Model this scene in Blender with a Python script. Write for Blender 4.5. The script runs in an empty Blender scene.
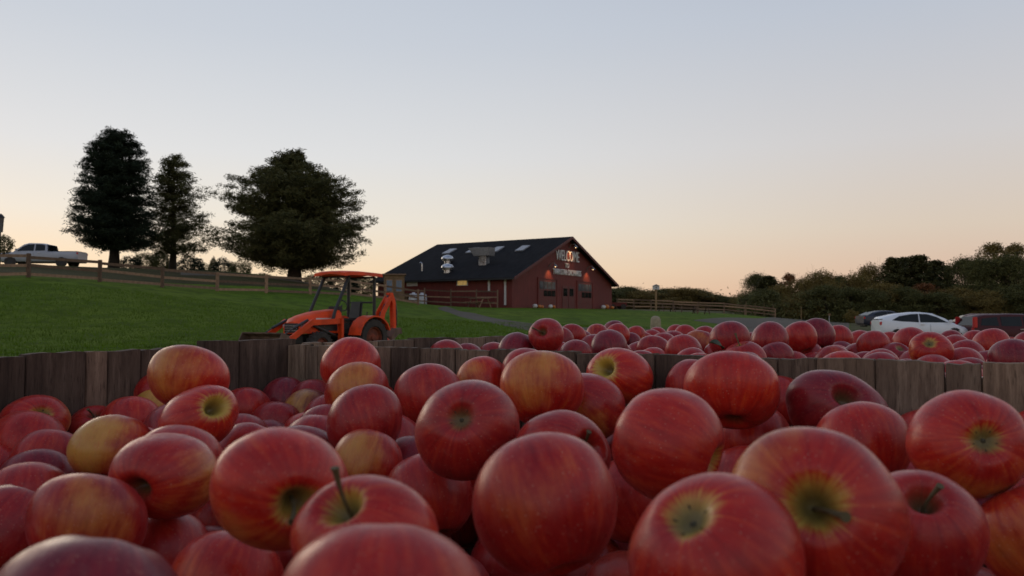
import bpy, bmesh, math, random
import numpy as np
from mathutils import Vector, Matrix
random.seed(7); rng = np.random.default_rng(7)
R = math.radians
scene = bpy.context.scene
col = scene.collection
CAMZ, F, CX, CY = 0.95, 800.0, 512.0, 288.0
PITCH = math.atan(27 / 800)
FW = Vector((0, math.cos(PITCH), math.sin(PITCH))); UP = Vector((0, -math.sin(PITCH), math.cos(PITCH))); RT = Vector((1, 0, 0))
CAM = Vector((0, 0, CAMZ))
def P(px, py, t):                      # point on the sight line through a photo position, t metres deep
    return CAM + t * (FW + RT * ((px - CX) / F) + UP * ((CY - py) / F))
def X(px, Y): return (px - CX) / F * Y
def Z(py, Y): return CAMZ + (315 - py) / F * Y

# ------------------------------------------------------------------ object helpers
def tag(o, label=None, cat=None, group=None, kind=None):
    if label: o['label'] = label
    if cat: o['category'] = cat
    if group: o['group'] = group
    if kind: o['kind'] = kind
    return o
def empty(name, loc=(0, 0, 0), rz=0, **k):
    o = bpy.data.objects.new(name, None); col.objects.link(o)
    o.location = loc; o.rotation_euler = (0, 0, rz); o.empty_display_size = .2
    return tag(o, **k)
def mesh_obj(name, verts, faces, mat, parent=None, smooth=False, **k):
    me = bpy.data.meshes.new(name); me.from_pydata([tuple(v) for v in verts], [], [tuple(f) for f in faces])
    me.materials.append(mat)
    if smooth: me.polygons.foreach_set('use_smooth', [True] * len(me.polygons))
    me.update()
    o = bpy.data.objects.new(name, me); col.objects.link(o)
    if parent: o.parent = parent
    return tag(o, **k)
def np_mesh(name, V, Fc, mat):
    me = bpy.data.meshes.new(name); n = len(V); m, k = Fc.shape
    me.vertices.add(n); me.vertices.foreach_set('co', V.astype(np.float32).ravel())
    me.loops.add(m * k); me.loops.foreach_set('vertex_index', Fc.astype(np.int32).ravel())
    me.polygons.add(m); me.polygons.foreach_set('loop_start', np.arange(0, m * k, k, dtype=np.int32))
    me.update(calc_edges=True); me.materials.append(mat)
    return me
def copy_tree(o, parent=None):
    c = o.copy(); col.objects.link(c)
    if parent: c.parent = parent
    for ch in [x for x in o.children]: copy_tree(ch, c)
    return c
class MB:
    def __init__(s): s.v = []; s.f = []; s.sm = False
    def add(s, vs, fs):
        n = len(s.v); s.v += [Vector(v) for v in vs]; s.f += [tuple(n + i for i in f) for f in fs]; return s
    def box(s, x0, x1, y0, y1, z0, z1):
        return s.add([(x0,y0,z0),(x1,y0,z0),(x1,y1,z0),(x0,y1,z0),(x0,y0,z1),(x1,y0,z1),(x1,y1,z1),(x0,y1,z1)],
                     [(0,3,2,1),(4,5,6,7),(0,1,5,4),(1,2,6,5),(2,3,7,6),(3,0,4,7)])
    def bar(s, a, b, w, h=None):       # square section bar between two points
        a, b = Vector(a), Vector(b); h = h or w; d = (b - a).normalized()
        u = d.cross(Vector((0, 0, 1)))
        if u.length < 1e-3: u = Vector((1, 0, 0))
        u.normalize(); v = u.cross(d); q = []
        for p in (a, b):
            for i, j in ((-1,-1),(1,-1),(1,1),(-1,1)): q.append(p + u * i * w / 2 + v * j * h / 2)
        return s.add(q, [(0,1,2,3),(7,6,5,4),(0,4,5,1),(1,5,6,2),(2,6,7,3),(3,7,4,0)])
    def tube(s, pts, rad, n=10):
        pts = [Vector(p) for p in pts]; rs = rad if isinstance(rad, (list, tuple)) else [rad] * len(pts)
        base = len(s.v)
        for i, p in enumerate(pts):
            d = (pts[min(i+1, len(pts)-1)] - pts[max(i-1, 0)]).normalized()
            u = d.cross(Vector((.31, .2, .93))).normalized(); v = d.cross(u)
            for k in range(n):
                a = 2 * math.pi * k / n; s.v.append(p + (u * math.cos(a) + v * math.sin(a)) * rs[i])
        for i in range(len(pts) - 1):
            for k in range(n):
                a = base + i*n + k; b = base + i*n + (k+1) % n; s.f.append((a, b, b+n, a+n))
        s.f.append(tuple(base + k for k in range(n))[::-1]); s.f.append(tuple(base + (len(pts)-1)*n + k for k in range(n)))
        return s
    def lathe(s, prof, n=24, axis='z', c=(0,0,0)):  # prof: (r, h)
        base = len(s.v); c = Vector(c)
        for r, h in prof:
            for k in range(n):
                a = 2*math.pi*k/n; x, y = r*math.cos(a), r*math.sin(a)
                s.v.append(c + (Vector((x, y, h)) if axis == 'z' else Vector((x, h, y))))
        for i in range(len(prof)-1):
            for k in range(n):
                a = base+i*n+k; b = base+i*n+(k+1) % n; s.f.append((a, b, b+n, a+n))
        if prof[0][0] > 1e-6: s.f.append(tuple(base+k for k in range(n))[::-1])
        if prof[-1][0] > 1e-6: s.f.append(tuple(base+(len(prof)-1)*n+k for k in range(n)))
        return s
    def prism(s, poly, y0, y1):        # polygon in x,z extruded along y
        n = len(poly); vs = [(x, y0, z) for x, z in poly] + [(x, y1, z) for x, z in poly]
        return s.add(vs, [tuple(range(n)), tuple(range(2*n-1, n-1, -1))] + [(i, i+n, (i+1) % n+n, (i+1) % n) for i in range(n)])
    def loft(s, rings, cap=True):
        n = len(rings[0]); base = len(s.v)
        for r in rings: s.v += [Vector(p) for p in r]
        for i in range(len(rings)-1):
            for k in range(n):
                a = base+i*n+k; b = base+i*n+(k+1) % n; s.f.append((a, b, b+n, a+n))
        if cap:
            s.f.append(tuple(base+k for k in range(n))[::-1]); s.f.append(tuple(base+(len(rings)-1)*n+k for k in range(n)))
        return s
    def build(s, name, mat, parent=None, smooth=False, bevel=0, **k):
        o = mesh_obj(name, s.v, s.f, mat, parent, False, **k)
        bm = bmesh.new(); bm.from_mesh(o.data); bmesh.ops.recalc_face_normals(bm, faces=bm.faces)
        if bevel: bmesh.ops.bevel(bm, geom=[e for e in bm.edges if e.calc_face_angle(0) > .5], offset=bevel, segments=2, affect='EDGES', clamp_overlap=True)
        if smooth:
            for f in bm.faces: f.smooth = True
            for e in bm.edges: e.smooth = e.calc_face_angle(0) < .7
        bm.to_mesh(o.data); bm.free()
        return o

# ------------------------------------------------------------------ materials
def new_mat(name):
    m = bpy.data.materials.new(name); m.use_nodes = True; nt = m.node_tree
    return m, nt, nt.nodes['Principled BSDF']
def N(nt, t, **k):
    n = nt.nodes.new(t)
    for a, b in k.items():
        if a[0] == 'i' and a[1:].isdigit(): n.inputs[int(a[1:])].default_value = b
        else: setattr(n, a, b)
    return n
def lk(nt, a, b): nt.links.new(a, b)
def ramp(nt, fac, stops):
    r = nt.nodes.new('ShaderNodeValToRGB'); e = r.color_ramp.elements
    while len(e) < len(stops): e.new(.5)
    for i, (p, c) in enumerate(stops): e[i].position = p; e[i].color = (*c, 1) if len(c) == 3 else c
    if fac is not None: lk(nt, fac, r.inputs[0])
    return r.outputs[0]
def math_(nt, op, a, b=None, c=None, clamp=False):
    n = nt.nodes.new('ShaderNodeMath'); n.operation = op; n.use_clamp = clamp
    for i, v in enumerate((a, b, c)):
        if v is None: continue
        if isinstance(v, (int, float)): n.inputs[i].default_value = v
        else: lk(nt, v, n.inputs[i])
    return n.outputs[0]
def mix(nt, fac, a, b, mode='MIX'):
    n = nt.nodes.new('ShaderNodeMix'); n.data_type = 'RGBA'; n.blend_type = mode
    for i, v in ((0, fac), (6, a), (7, b)):
        if isinstance(v, (int, float)): n.inputs[i].default_value = v
        elif isinstance(v, tuple): n.inputs[i].default_value = (*v, 1)
        else: lk(nt, v, n.inputs[i])
    return n.outputs[2]
def mapr(nt, v, a, b, c=0., d=1.):
    n = nt.nodes.new('ShaderNodeMapRange'); n.interpolation_type = 'SMOOTHSTEP'; lk(nt, v, n.inputs[0])
    for i, x in enumerate((a, b, c, d)): n.inputs[i+1].default_value = x
    return n.outputs[0]
def noise(nt, vec, scale, detail=3, rough=.55, scl=None, out=0):
    if scl:
        mp = nt.nodes.new('ShaderNodeMapping'); mp.inputs['Scale'].default_value = scl; lk(nt, vec, mp.inputs[0]); vec = mp.outputs[0]
    n = nt.nodes.new('ShaderNodeTexNoise'); n.inputs['Scale'].default_value = scale
    n.inputs['Detail'].default_value = detail; n.inputs['Roughness'].default_value = rough
    lk(nt, vec, n.inputs['Vector']); return n.outputs[out]
def bump(nt, bsdf, h, s, d=.01):
    b = nt.nodes.new('ShaderNodeBump'); b.inputs['Strength'].default_value = s; b.inputs['Distance'].default_value = d
    lk(nt, h, b.inputs['Height']); lk(nt, b.outputs[0], bsdf.inputs['Normal'])
def objco(nt): return nt.nodes.new('ShaderNodeTexCoord').outputs['Object']
def simple(name, c, rough=.6, metal=0, var=.25, scale=6, spec=.5, emis=None, coat=0):
    m, nt, b = new_mat(name)
    nz = noise(nt, objco(nt), scale, 5)
    lk(nt, mix(nt, mapr(nt, nz, .3, .7), tuple(x * (1 - var) for x in c), tuple(min(1, x * (1 + var * .6)) for x in c)), b.inputs['Base Color'])
    lk(nt, mapr(nt, nz, .2, .8, max(.02, rough - .08), min(1, rough + .1)), b.inputs['Roughness'])
    b.inputs['Metallic'].default_value = metal; b.inputs['Specular IOR Level'].default_value = spec; b.inputs['Coat Weight'].default_value = coat
    if emis: b.inputs['Emission Color'].default_value = (*emis[0], 1); b.inputs['Emission Strength'].default_value = emis[1]
    return m
M = {}
def apple_mat():
    m, nt, b = new_mat('apple_skin')
    co = objco(nt); oi = N(nt, 'ShaderNodeObjectInfo'); cs = N(nt, 'ShaderNodeSeparateColor'); lk(nt, oi.outputs['Color'], cs.inputs[0])
    ya, ca, dk = cs.outputs
    seed = oi.outputs['Random']
    nv = N(nt, 'ShaderNodeVectorMath', operation='SCALE'); lk(nt, co, nv.inputs[0]); nv.inputs[3].default_value = 26.0   # unit-ish
    off = N(nt, 'ShaderNodeCombineXYZ'); s37 = math_(nt, 'MULTIPLY', seed, 37.)
    for i in range(3): lk(nt, s37, off.inputs[i])
    dirn = N(nt, 'ShaderNodeVectorMath', operation='NORMALIZE'); lk(nt, co, dirn.inputs[0])
    sp = N(nt, 'ShaderNodeSeparateXYZ'); lk(nt, nv.outputs[0], sp.inputs[0])
    # meridian direction for the streaks: (x,y)/rxy, z squeezed
    rxy = math_(nt, 'SQRT', math_(nt, 'ADD', math_(nt, 'MULTIPLY', sp.outputs[0], sp.outputs[0]), math_(nt, 'ADD', math_(nt, 'MULTIPLY', sp.outputs[1], sp.outputs[1]), .0004)))
    cm = N(nt, 'ShaderNodeCombineXYZ')
    lk(nt, math_(nt, 'DIVIDE', sp.outputs[0], rxy), cm.inputs[0]); lk(nt, math_(nt, 'DIVIDE', sp.outputs[1], rxy), cm.inputs[1]); lk(nt, math_(nt, 'MULTIPLY', sp.outputs[2], .22), cm.inputs[2])
    ad = N(nt, 'ShaderNodeVectorMath', operation='ADD'); lk(nt, cm.outputs[0], ad.inputs[0]); lk(nt, off.outputs[0], ad.inputs[1])
    streak = noise(nt, ad.outputs[0], 7.5, 5, .62)
    fine = noise(nt, ad.outputs[0], 22, 4, .6)
    a2 = N(nt, 'ShaderNodeVectorMath', operation='ADD'); lk(nt, nv.outputs[0], a2.inputs[0]); lk(nt, off.outputs[0], a2.inputs[1])
    blot = noise(nt, a2.outputs[0], 1.5, 4, .55)
    mott = noise(nt, a2.outputs[0], 9, 5, .65)
    # yellow ground colour shows on one side (+X) and round the stem end
    side = math_(nt, 'ADD', sp.outputs[0], math_(nt, 'MULTIPLY', math_(nt, 'SUBTRACT', blot, .5), 1.5))
    side = math_(nt, 'ADD', side, math_(nt, 'MULTIPLY', math_(nt, 'SUBTRACT', streak, .5), .55))
    side = math_(nt, 'ADD', side, math_(nt, 'MULTIPLY', ya, 1.5))
    ymask = mapr(nt, side, 1.0, 2.0)
    ymask = math_(nt, 'MULTIPLY', ymask, mapr(nt, ya, .02, .55, 0, .9))
    cav = math_(nt, 'SUBTRACT', .98, math_(nt, 'MULTIPLY', rxy, 2.15))
    cav = math_(nt, 'ADD', cav, math_(nt, 'MULTIPLY', math_(nt, 'SUBTRACT', streak, .5), .9))
    cav = math_(nt, 'ADD', cav, math_(nt, 'MULTIPLY', math_(nt, 'SUBTRACT', blot, .5), 1.1))
    cav = math_(nt, 'ADD', cav, math_(nt, 'MULTIPLY', math_(nt, 'SUBTRACT', ca, .5), 1.1))
    cmask = math_(nt, 'MULTIPLY', mapr(nt, cav, .18, .75), mapr(nt, ca, .02, .2))
    mask = math_(nt, 'MAXIMUM', ymask, cmask)
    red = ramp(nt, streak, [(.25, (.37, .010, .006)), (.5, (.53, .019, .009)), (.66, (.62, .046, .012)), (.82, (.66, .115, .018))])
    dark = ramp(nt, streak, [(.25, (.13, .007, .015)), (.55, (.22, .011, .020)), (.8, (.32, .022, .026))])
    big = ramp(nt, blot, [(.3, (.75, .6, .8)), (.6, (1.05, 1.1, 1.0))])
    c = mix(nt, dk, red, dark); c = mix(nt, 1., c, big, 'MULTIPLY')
    yel = ramp(nt, fine, [(.3, (.60, .32, .05)), (.55, (.66, .34, .07)), (.75, (.66, .17, .04))])
    green = ramp(nt, blot, [(.35, (.42, .42, .05)), (.65, (.60, .44, .08))])
    yel = mix(nt, mapr(nt, rxy, .25, .75, .85, .25), yel, green)
    # orange blend zone between red and yellow
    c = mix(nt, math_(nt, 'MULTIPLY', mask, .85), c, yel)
    c = mix(nt, mapr(nt, mott, .52, .75, 0, .16), c, (.60, .22, .12))
    # lenticels
    vo = N(nt, 'ShaderNodeTexVoronoi', i2=0.); vo.inputs['Scale'].default_value = 13; lk(nt, a2.outputs[0], vo.inputs['Vector'])
    dots = mapr(nt, vo.outputs['Distance'], .05, .16, .5, 0)
    c = mix(nt, dots, c, (.70, .42, .28))
    # russet in the two basins, plus painted shade to make the hollows look deeper
    russet_shade = mapr(nt, rxy, .08, .30, .85, 0)
    c = mix(nt, russet_shade, c, (.085, .070, .025))
    # scuffs: pale dusty bloom in patches
    sc = noise(nt, a2.outputs[0], 2.6, 6, .7)
    c = mix(nt, mapr(nt, sc, .50, .80, 0.01, .12), c, (.50, .30, .27))
    lk(nt, c, b.inputs['Base Color'])
    lk(nt, mapr(nt, sc, .35, .75, .26, .50), b.inputs['Roughness'])
    b.inputs['Specular IOR Level'].default_value = .33
    b.inputs['Sheen Weight'].default_value = .03; b.inputs['Sheen Roughness'].default_value = .45; b.inputs['Sheen Tint'].default_value = (1, .9, .92, 1)
    b.inputs['Subsurface Weight'].default_value = .0
    bump(nt, b, mix(nt, .5, blot, mott), .10, .004)
    return m
M['apple'] = apple_mat()
M['stem'] = simple('stem_wood', (.11, .085, .035), .8, scale=200)
M['calyx'] = simple('dry_sepal', (.07, .06, .035), .9, scale=200)
M['leaf'] = simple('apple_leaf', (.045, .06, .025), .6, scale=60)
def wood(name, c0, c1, c2, scl=(9, 9, .9), rough=.85):
    m, nt, b = new_mat(name); co = objco(nt); oi = N(nt, 'ShaderNodeObjectInfo')
    off = N(nt, 'ShaderNodeCombineXYZ'); s = math_(nt, 'MULTIPLY', oi.outputs['Random'], 50.)
    for i in range(3): lk(nt, s, off.inputs[i])
    a = N(nt, 'ShaderNodeVectorMath', operation='ADD'); lk(nt, co, a.inputs[0]); lk(nt, off.outputs[0], a.inputs[1]); v = a.outputs[0]
    g = noise(nt, v, 11, 9, .78, scl); g2 = noise(nt, v, 5, 4, .6, (1.5, 1.5, .8)); g3 = noise(nt, v, 60, 3, .6, scl)
    c = ramp(nt, g, [(.28, c0), (.5, c1), (.72, c2)])
    c = mix(nt, mapr(nt, g2, .35, .7, 0, .6), c, tuple(x * .5 for x in c1))
    c = mix(nt, mapr(nt, g3, .55, .7, 0, .5), c, tuple(x * .5 for x in c0))
    vo = N(nt, 'ShaderNodeTexVoronoi'); vo.inputs['Scale'].default_value = 13.
    sx_ = N(nt, 'ShaderNodeSeparateXYZ'); lk(nt, v, sx_.inputs[0]); cx_ = N(nt, 'ShaderNodeCombineXYZ'); lk(nt, math_(nt, 'ADD', sx_.outputs[0], sx_.outputs[1]), cx_.inputs[0]); lk(nt, math_(nt, 'MULTIPLY', sx_.outputs[2], .7), cx_.inputs[2])
    lk(nt, cx_.outputs[0], vo.inputs['Vector'])
    kn = mapr(nt, vo.outputs['Distance'], .07, .15, .92, 0); kn = math_(nt, 'MULTIPLY', kn, mapr(nt, g2, .44, .54))
    c = mix(nt, kn, c, (.015, .01, .008))
    hv = ramp(nt, oi.outputs['Random'], [(0, (.45, .43, .42)), (.5, (.85, .83, .8)), (1, (1.25, 1.18, 1.08))])
    c = mix(nt, 1., c, hv, 'MULTIPLY')
    lk(nt, c, b.inputs['Base Color']); b.inputs['Roughness'].default_value = rough; b.inputs['Specular IOR Level'].default_value = .25
    bump(nt, b, g, .5, .003)
    return m
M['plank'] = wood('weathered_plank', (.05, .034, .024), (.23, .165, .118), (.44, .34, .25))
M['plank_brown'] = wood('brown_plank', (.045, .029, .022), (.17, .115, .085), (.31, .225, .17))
M['rail'] = wood('fence_wood', (.17, .11, .07), (.32, .21, .14), (.42, .29, .20), (4, 4, 4))
M['tan_wood'] = wood('tan_wood', (.16, .10, .05), (.30, .20, .11), (.40, .28, .16), (3, 3, 3))
def grass_mat(name, c0, c1, c2, c3, big=.09):
    m, nt, b = new_mat(name); g = N(nt, 'ShaderNodeNewGeometry').outputs['Position']
    a = noise(nt, g, 9, 6, .75); bg = noise(nt, g, big, 4, .6); f = noise(nt, g, .8, 6, .75)
    c = ramp(nt, a, [(.3, c0), (.5, c1), (.7, c2)])
    c = mix(nt, mapr(nt, bg, .38, .62, 0, .75), c, c3)
    c = mix(nt, mapr(nt, f, .42, .62, 0, .7), c, c0)
    lk(nt, c, b.inputs['Base Color']); b.inputs['Roughness'].default_value = .95; b.inputs['Specular IOR Level'].default_value = .1
    bump(nt, b, mix(nt, .5, a, f), 1., .12)
    return m
M['grass'] = grass_mat('lawn_grass', (.038, .066, .004), (.094, .165, .007), (.155, .235, .014), (.13, .18, .012))
M['meadow'] = grass_mat('meadow_grass', (.07, .06, .025), (.13, .11, .05), (.19, .16, .08), (.09, .095, .035))
M['verge'] = grass_mat('verge_grass', (.035, .030, .012), (.065, .055, .02), (.10, .08, .03), (.05, .06, .015))
M['blade'] = simple('grass_blade', (.095, .165, .010), .8, scale=.8, var=.5, spec=.15)
def gravel():
    m, nt, b = new_mat('gravel'); g = N(nt, 'ShaderNodeNewGeometry').outputs['Position']
    a = noise(nt, g, 14, 5, .8); c = noise(nt, g, .5, 4, .6)
    k = ramp(nt, a, [(.3, (.055, .040, .024)), (.6, (.10, .078, .050)), (.8, (.16, .125, .085))])
    k = mix(nt, mapr(nt, c, .5, .75, 0, .5), k, (.11, .12, .06))
    lk(nt, k, b.inputs['Base Color']); b.inputs['Roughness'].default_value = .95; bump(nt, b, a, .6, .02); return m
M['gravel'] = gravel()
def siding():
    m, nt, b = new_mat('red_siding'); co = objco(nt); s = N(nt, 'ShaderNodeSeparateXYZ'); lk(nt, co, s.inputs[0])
    u = math_(nt, 'ADD', s.outputs[0], s.outputs[1])
    g = math_(nt, 'PINGPONG', u, .15); gr = mapr(nt, g, .0, .022, 0, 1)
    nz = noise(nt, co, 3, 6, .7, (1, 1, .25)); n2 = noise(nt, co, .5, 3)
    c = ramp(nt, nz, [(.3, (.115, .019, .014)), (.6, (.17, .028, .021)), (.8, (.22, .045, .035))])
    c = mix(nt, mapr(nt, n2, .4, .7, 0, .4), c, (.12, .022, .018))
    c = mix(nt, math_(nt, 'SUBTRACT', 1., gr), c, (.05, .010, .008))
    lk(nt, c, b.inputs['Base Color']); b.inputs['Roughness'].default_value = .75; bump(nt, b, gr, .6, .02); return m
M['siding'] = siding()
def shingle():
    m, nt, b = new_mat('dark_shingles'); co = objco(nt)
    br = N(nt, 'ShaderNodeTexBrick'); br.inputs['Scale'].default_value = 1.; br.inputs['Mortar Size'].default_value = .012
    br.inputs['Brick Width'].default_value = .9; br.inputs['Row Height'].default_value = .17
    br.inputs['Color1'].default_value = (.010, .010, .011, 1); br.inputs['Color2'].default_value = (.017, .017, .019, 1); br.inputs['Mortar'].default_value = (.005, .005, .007, 1)
    lk(nt, co, br.inputs[0]); nz = noise(nt, co, 1.2, 5, .7)
    lk(nt, mix(nt, mapr(nt, nz, .4, .7, 0, .5), br.outputs[0], (.023, .022, .024)), b.inputs['Base Color'])
    b.inputs['Roughness'].default_value = .95; b.inputs['Specular IOR Level'].default_value = .12; return m
M['shingle'] = shingle()
def foliage(name, a, bcol, c, scale=.9):
    m, nt, b = new_mat(name); co = objco(nt); g = N(nt, 'ShaderNodeNewGeometry')
    nz = noise(nt, co, scale, 5, .75)
    k = ramp(nt, nz, [(.32, a), (.52, bcol), (.7, c)])
    k = mix(nt, math_(nt, 'MULTIPLY', g.outputs['Random Per Island'], .45), k, c)
    lk(nt, k, b.inputs['Base Color']); b.inputs['Roughness'].default_value = .8; b.inputs['Specular IOR Level'].default_value = .15
    return m
M['pine'] = foliage('pine_needles', (.040, .046, .016), (.070, .072, .024), (.115, .10, .036))
M['spruce'] = foliage('spruce_needles', (.010, .016, .010), (.018, .028, .015), (.030, .042, .020))
M['leaf_green'] = foliage('green_leaves', (.045, .052, .018), (.090, .092, .030), (.15, .14, .048))
M['leaf_olive'] = foliage('olive_leaves', (.09, .072, .022), (.17, .125, .036), (.25, .18, .055))
M['leaf_rust'] = foliage('rust_leaves', (.10, .045, .02), (.20, .08, .03), (.26, .12, .045))
M['bark'] = wood('bark', (.02, .015, .01), (.05, .038, .028), (.09, .07, .05), (8, 8, 1))
M['orange'] = simple('orange_paint', (.80, .072, .012), .5, scale=3, var=.25, spec=.3)
M['black'] = simple('black_plastic', (.018, .018, .02), .5, scale=8)
M['rubber'] = simple('tyre_rubber', (.045, .036, .030), .85, scale=8, var=.4)
M['steel'] = simple('worn_steel', (.30, .29, .28), .45, .7, scale=8)
M['hub'] = simple('dull_rim', (.16, .16, .17), .5, .4, scale=8)
M['cyl'] = simple('cylinder_black', (.05, .045, .045), .4, .3, scale=8)
M['rim_orange'] = simple('dirty_rim', (.20, .045, .02), .8, scale=8, var=.5)
M['bucket'] = simple('muddy_steel', (.16, .10, .07), .8, .1, scale=5, var=.4)
M['chrome'] = simple('bright_metal', (.62, .62, .62), .3, .9, scale=2, var=.3)
M['white'] = simple('white_paint', (.80, .82, .84), .3, scale=1, var=.05, coat=.5)
M['offwhite'] = simple('offwhite', (.60, .58, .55), .6, scale=2, var=.1)
M['truck_paint'] = simple('silver_white_paint', (.40, .41, .45), .35, scale=1, var=.08, coat=.4)
M['maroon'] = simple('maroon_paint', (.065, .006, .008), .4, scale=1, var=.08, coat=.1, spec=.22)
M['darkred'] = simple('dark_red_paint', (.10, .008, .009), .4, scale=1, var=.08, coat=.1, spec=.22)
M['slate'] = simple('slate_paint', (.035, .038, .055), .35, scale=1, var=.08, coat=.2, spec=.3)
M['glass'] = simple('tinted_glass', (.008, .011, .012), .15, scale=2, spec=.28)
M['pane'] = simple('dusky_pane', (.10, .11, .12), .15, scale=2, spec=.6)
M['blue_pane'] = simple('blue_pane', (.10, .16, .22), .2, scale=2, spec=.6)
M['skylight'] = simple('skylight_panel', (.27, .27, .28), .3, scale=2)
M['red_lamp'] = simple('tail_lamp', (.55, .03, .03), .15, scale=2)
M['head_lamp'] = simple('head_lamp', (.6, .6, .6), .1, scale=2)
M['door_red'] = simple('door_red', (.115, .020, .016), .6, scale=2)
M['lit_glass'] = simple('lit_window', (.5, .4, .15), .3, emis=((1, .62, .2), .22))
M['bulb'] = simple('lit_bulb', (.9, .8, .6), .3, emis=((1, .62, .28), 4))
M['pumpkin'] = simple('pumpkin_skin', (.55, .17, .03), .5, scale=9)
M['sand'] = simple('tan_stone', (.33, .27, .17), .9, scale=9)
M['dry'] = simple('dry_grass', (.33, .27, .15), .9, scale=9)

# ------------------------------------------------------------------ terrain
ctrl = []
def cp(px, Y, z): ctrl.append((X(px, Y), Y, z))
for a in range(-180, 181, 30):
    for r_ in (3, 12): ctrl.append((r_*math.sin(R(a)), r_*math.cos(R(a)), 0))
for px in (0, 250, 512, 760, 1024): cp(px, 20, 0)
cp(330, 21, -.17); cp(300, 23, -.10); cp(380, 20, -.12); cp(150, 26, .35); cp(0, 26, .45); cp(-300, 26, .5)
for px, y, Y in ((28, 277, 38), (161, 285, 46), (266, 289, 51.5)): cp(px, Y, Z(y, Y))
cp(-200, 34, 2.7); cp(370, 56, 2.2)
cp(60, 32, 1.55); cp(200, 36, 1.35); cp(300, 38, 1.0)
for px, y, Y in ((-60, 264, 64), (60, 265.5, 65), (112, 271, 70), (182, 271, 75), (292, 279, 70)): cp(px, Y, Z(y, Y))
cp(0, 50, 3.75); cp(0, 57, 4.35); cp(60, 57, 4.1); cp(30, 76, 4.95); cp(-60, 82, 4.9)
for px in (-200, 60, 200): cp(px, 95, 4.6); cp(px, 150, 2.5)
cp(340, 100, 3.0); cp(420, 150, 1.5)
for s, w in ((0, 0), (10, 0), (19.5, 0), (0, 14)):
    ctrl.append((.53*s - .848*w, 66 + .848*s + .53*w, 1.55 + .03*w))
cp(512, 56, 1.2); cp(600, 60, 1.1); cp(620, 70, 1.35); cp(447, 57, 1.2); cp(470, 50, .85); cp(530, 38, .42); cp(620, 40, .30)
cp(650, 95, 1.4); cp(730, 95, 1.1); cp(630, 150, 2.0); cp(730, 150, 1.6); cp(640, 230, 3.2); cp(760, 230, 2.0)
cp(760, 55, -.05); cp(830, 80, -.1); cp(860, 72, -.13); cp(918, 42.5, -.43); cp(1010, 42, -.72); cp(1150, 45, -.8); cp(960, 55, -.35)
for px in (780, 900, 1020, 1200): cp(px, 105, .1); cp(px, 200, .3)
cp(1400, 40, -.6); cp(1500, 15, 0); cp(880, 30, -.2)
for a in range(100, 261, 40): ctrl.append((60*math.sin(R(a)), 60*math.cos(R(a)), 0)); ctrl.append((200*math.sin(R(a)), 200*math.cos(R(a)), 0))
C_ = np.array(ctrl); PT = C_[:, :2] / 30.0
def tps_k(r2): return np.where(r2 > 1e-9, .5 * r2 * np.log(np.maximum(r2, 1e-9)), 0)
D2 = ((PT[:, None] - PT[None]) ** 2).sum(-1); n_ = len(PT)
A = np.zeros((n_+3, n_+3)); A[:n_, :n_] = tps_k(D2) + np.eye(n_) * .002; A[:n_, n_] = 1; A[:n_, n_+1:] = PT; A[n_, :n_] = 1; A[n_+1:, :n_] = PT.T
W_ = np.linalg.solve(A, np.concatenate([C_[:, 2], np.zeros(3)]))
def hts(x, y):
    q = np.stack([np.asarray(x, float), np.asarray(y, float)], -1) / 30.0
    d = ((q[..., None, :] - PT) ** 2).sum(-1)
    z = tps_k(d) @ W_[:n_] + W_[n_] + q @ W_[n_+1:]
    r = np.hypot(q[..., 0], q[..., 1]) * 30
    k = np.clip((r - 170) / 120, 0, 1); k = k*k*(3-2*k)
    z = np.clip(z, -1.5, 6.5)
    kn = np.clip((r - 6) / 8, 0, 1)
    return (z * (1 - k) + 1.0 * k) * kn
def H(x, y): return float(hts(np.array([x]), np.array([y]))[0])
def HP(px, Y): x = X(px, Y); return Vector((x, Y, H(x, Y)))
rings = [0.0] + list(np.geomspace(1.5, 2500, 190)); NA = 360
V = [[0, 0, 0]]; az = np.linspace(0, 2*np.pi, NA, endpoint=False)
V = [np.array([[0, 0, H(0, 0)]])]
for r_ in rings[1:]:
    x, y = r_*np.sin(az), r_*np.cos(az); V.append(np.stack([x, y, hts(x, y)], -1))
V = np.concatenate(V); Fq = []
for i in range(len(rings)-2):
    b0 = 1+i*NA; k = np.arange(NA); k2 = (k+1) % NA
    Fq.append(np.stack([b0+k, b0+NA+k, b0+NA+k2, b0+k2], -1))
Fq = np.concatenate(Fq)[:, ::-1]
g = bpy.data.objects.new('ground', np_mesh('ground', V, Fq, M['grass'])); g.data.polygons.foreach_set('use_smooth', [True]*len(g.data.polygons)); col.objects.link(g); tag(g, kind='structure')
def drape(name, A_, B_, nu, nv, mat, lift=.03, kind='structure', **k):   # surface between two polylines laid on the terrain
    def res(L, n):
        L = np.array(L, float); d = np.r_[0, np.cumsum(np.hypot(*np.diff(L, axis=0).T))]; t = np.linspace(0, d[-1], n)
        return np.stack([np.interp(t, d, L[:, 0]), np.interp(t, d, L[:, 1])], -1)
    a, b = res(A_, nu), res(B_, nu); s = np.linspace(0, 1, nv)[None, :, None]
    xy = a[:, None]*(1-s) + b[:, None]*s; z = hts(xy[..., 0], xy[..., 1]) + lift
    z[0] -= lift+.05; z[-1] -= lift+.05; z[:, 0] -= lift+.05; z[:, -1] -= lift+.05
    V = np.concatenate([xy, z[..., None]], -1).reshape(-1, 3)
    i, j = np.meshgrid(np.arange(nu-1), np.arange(nv-1), indexing='ij'); q = (i*nv+j).ravel()
    o = bpy.data.objects.new(name, np_mesh(name, V, np.stack([q, q+nv, q+nv+1, q+1], -1), mat)); col.objects.link(o)
    o.data.polygons.foreach_set('use_smooth', [True]*len(o.data.polygons))
    return tag(o, kind=kind, **k)
pq = lambda L: [(X(p, Y), Y) for p, Y in L]
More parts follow.
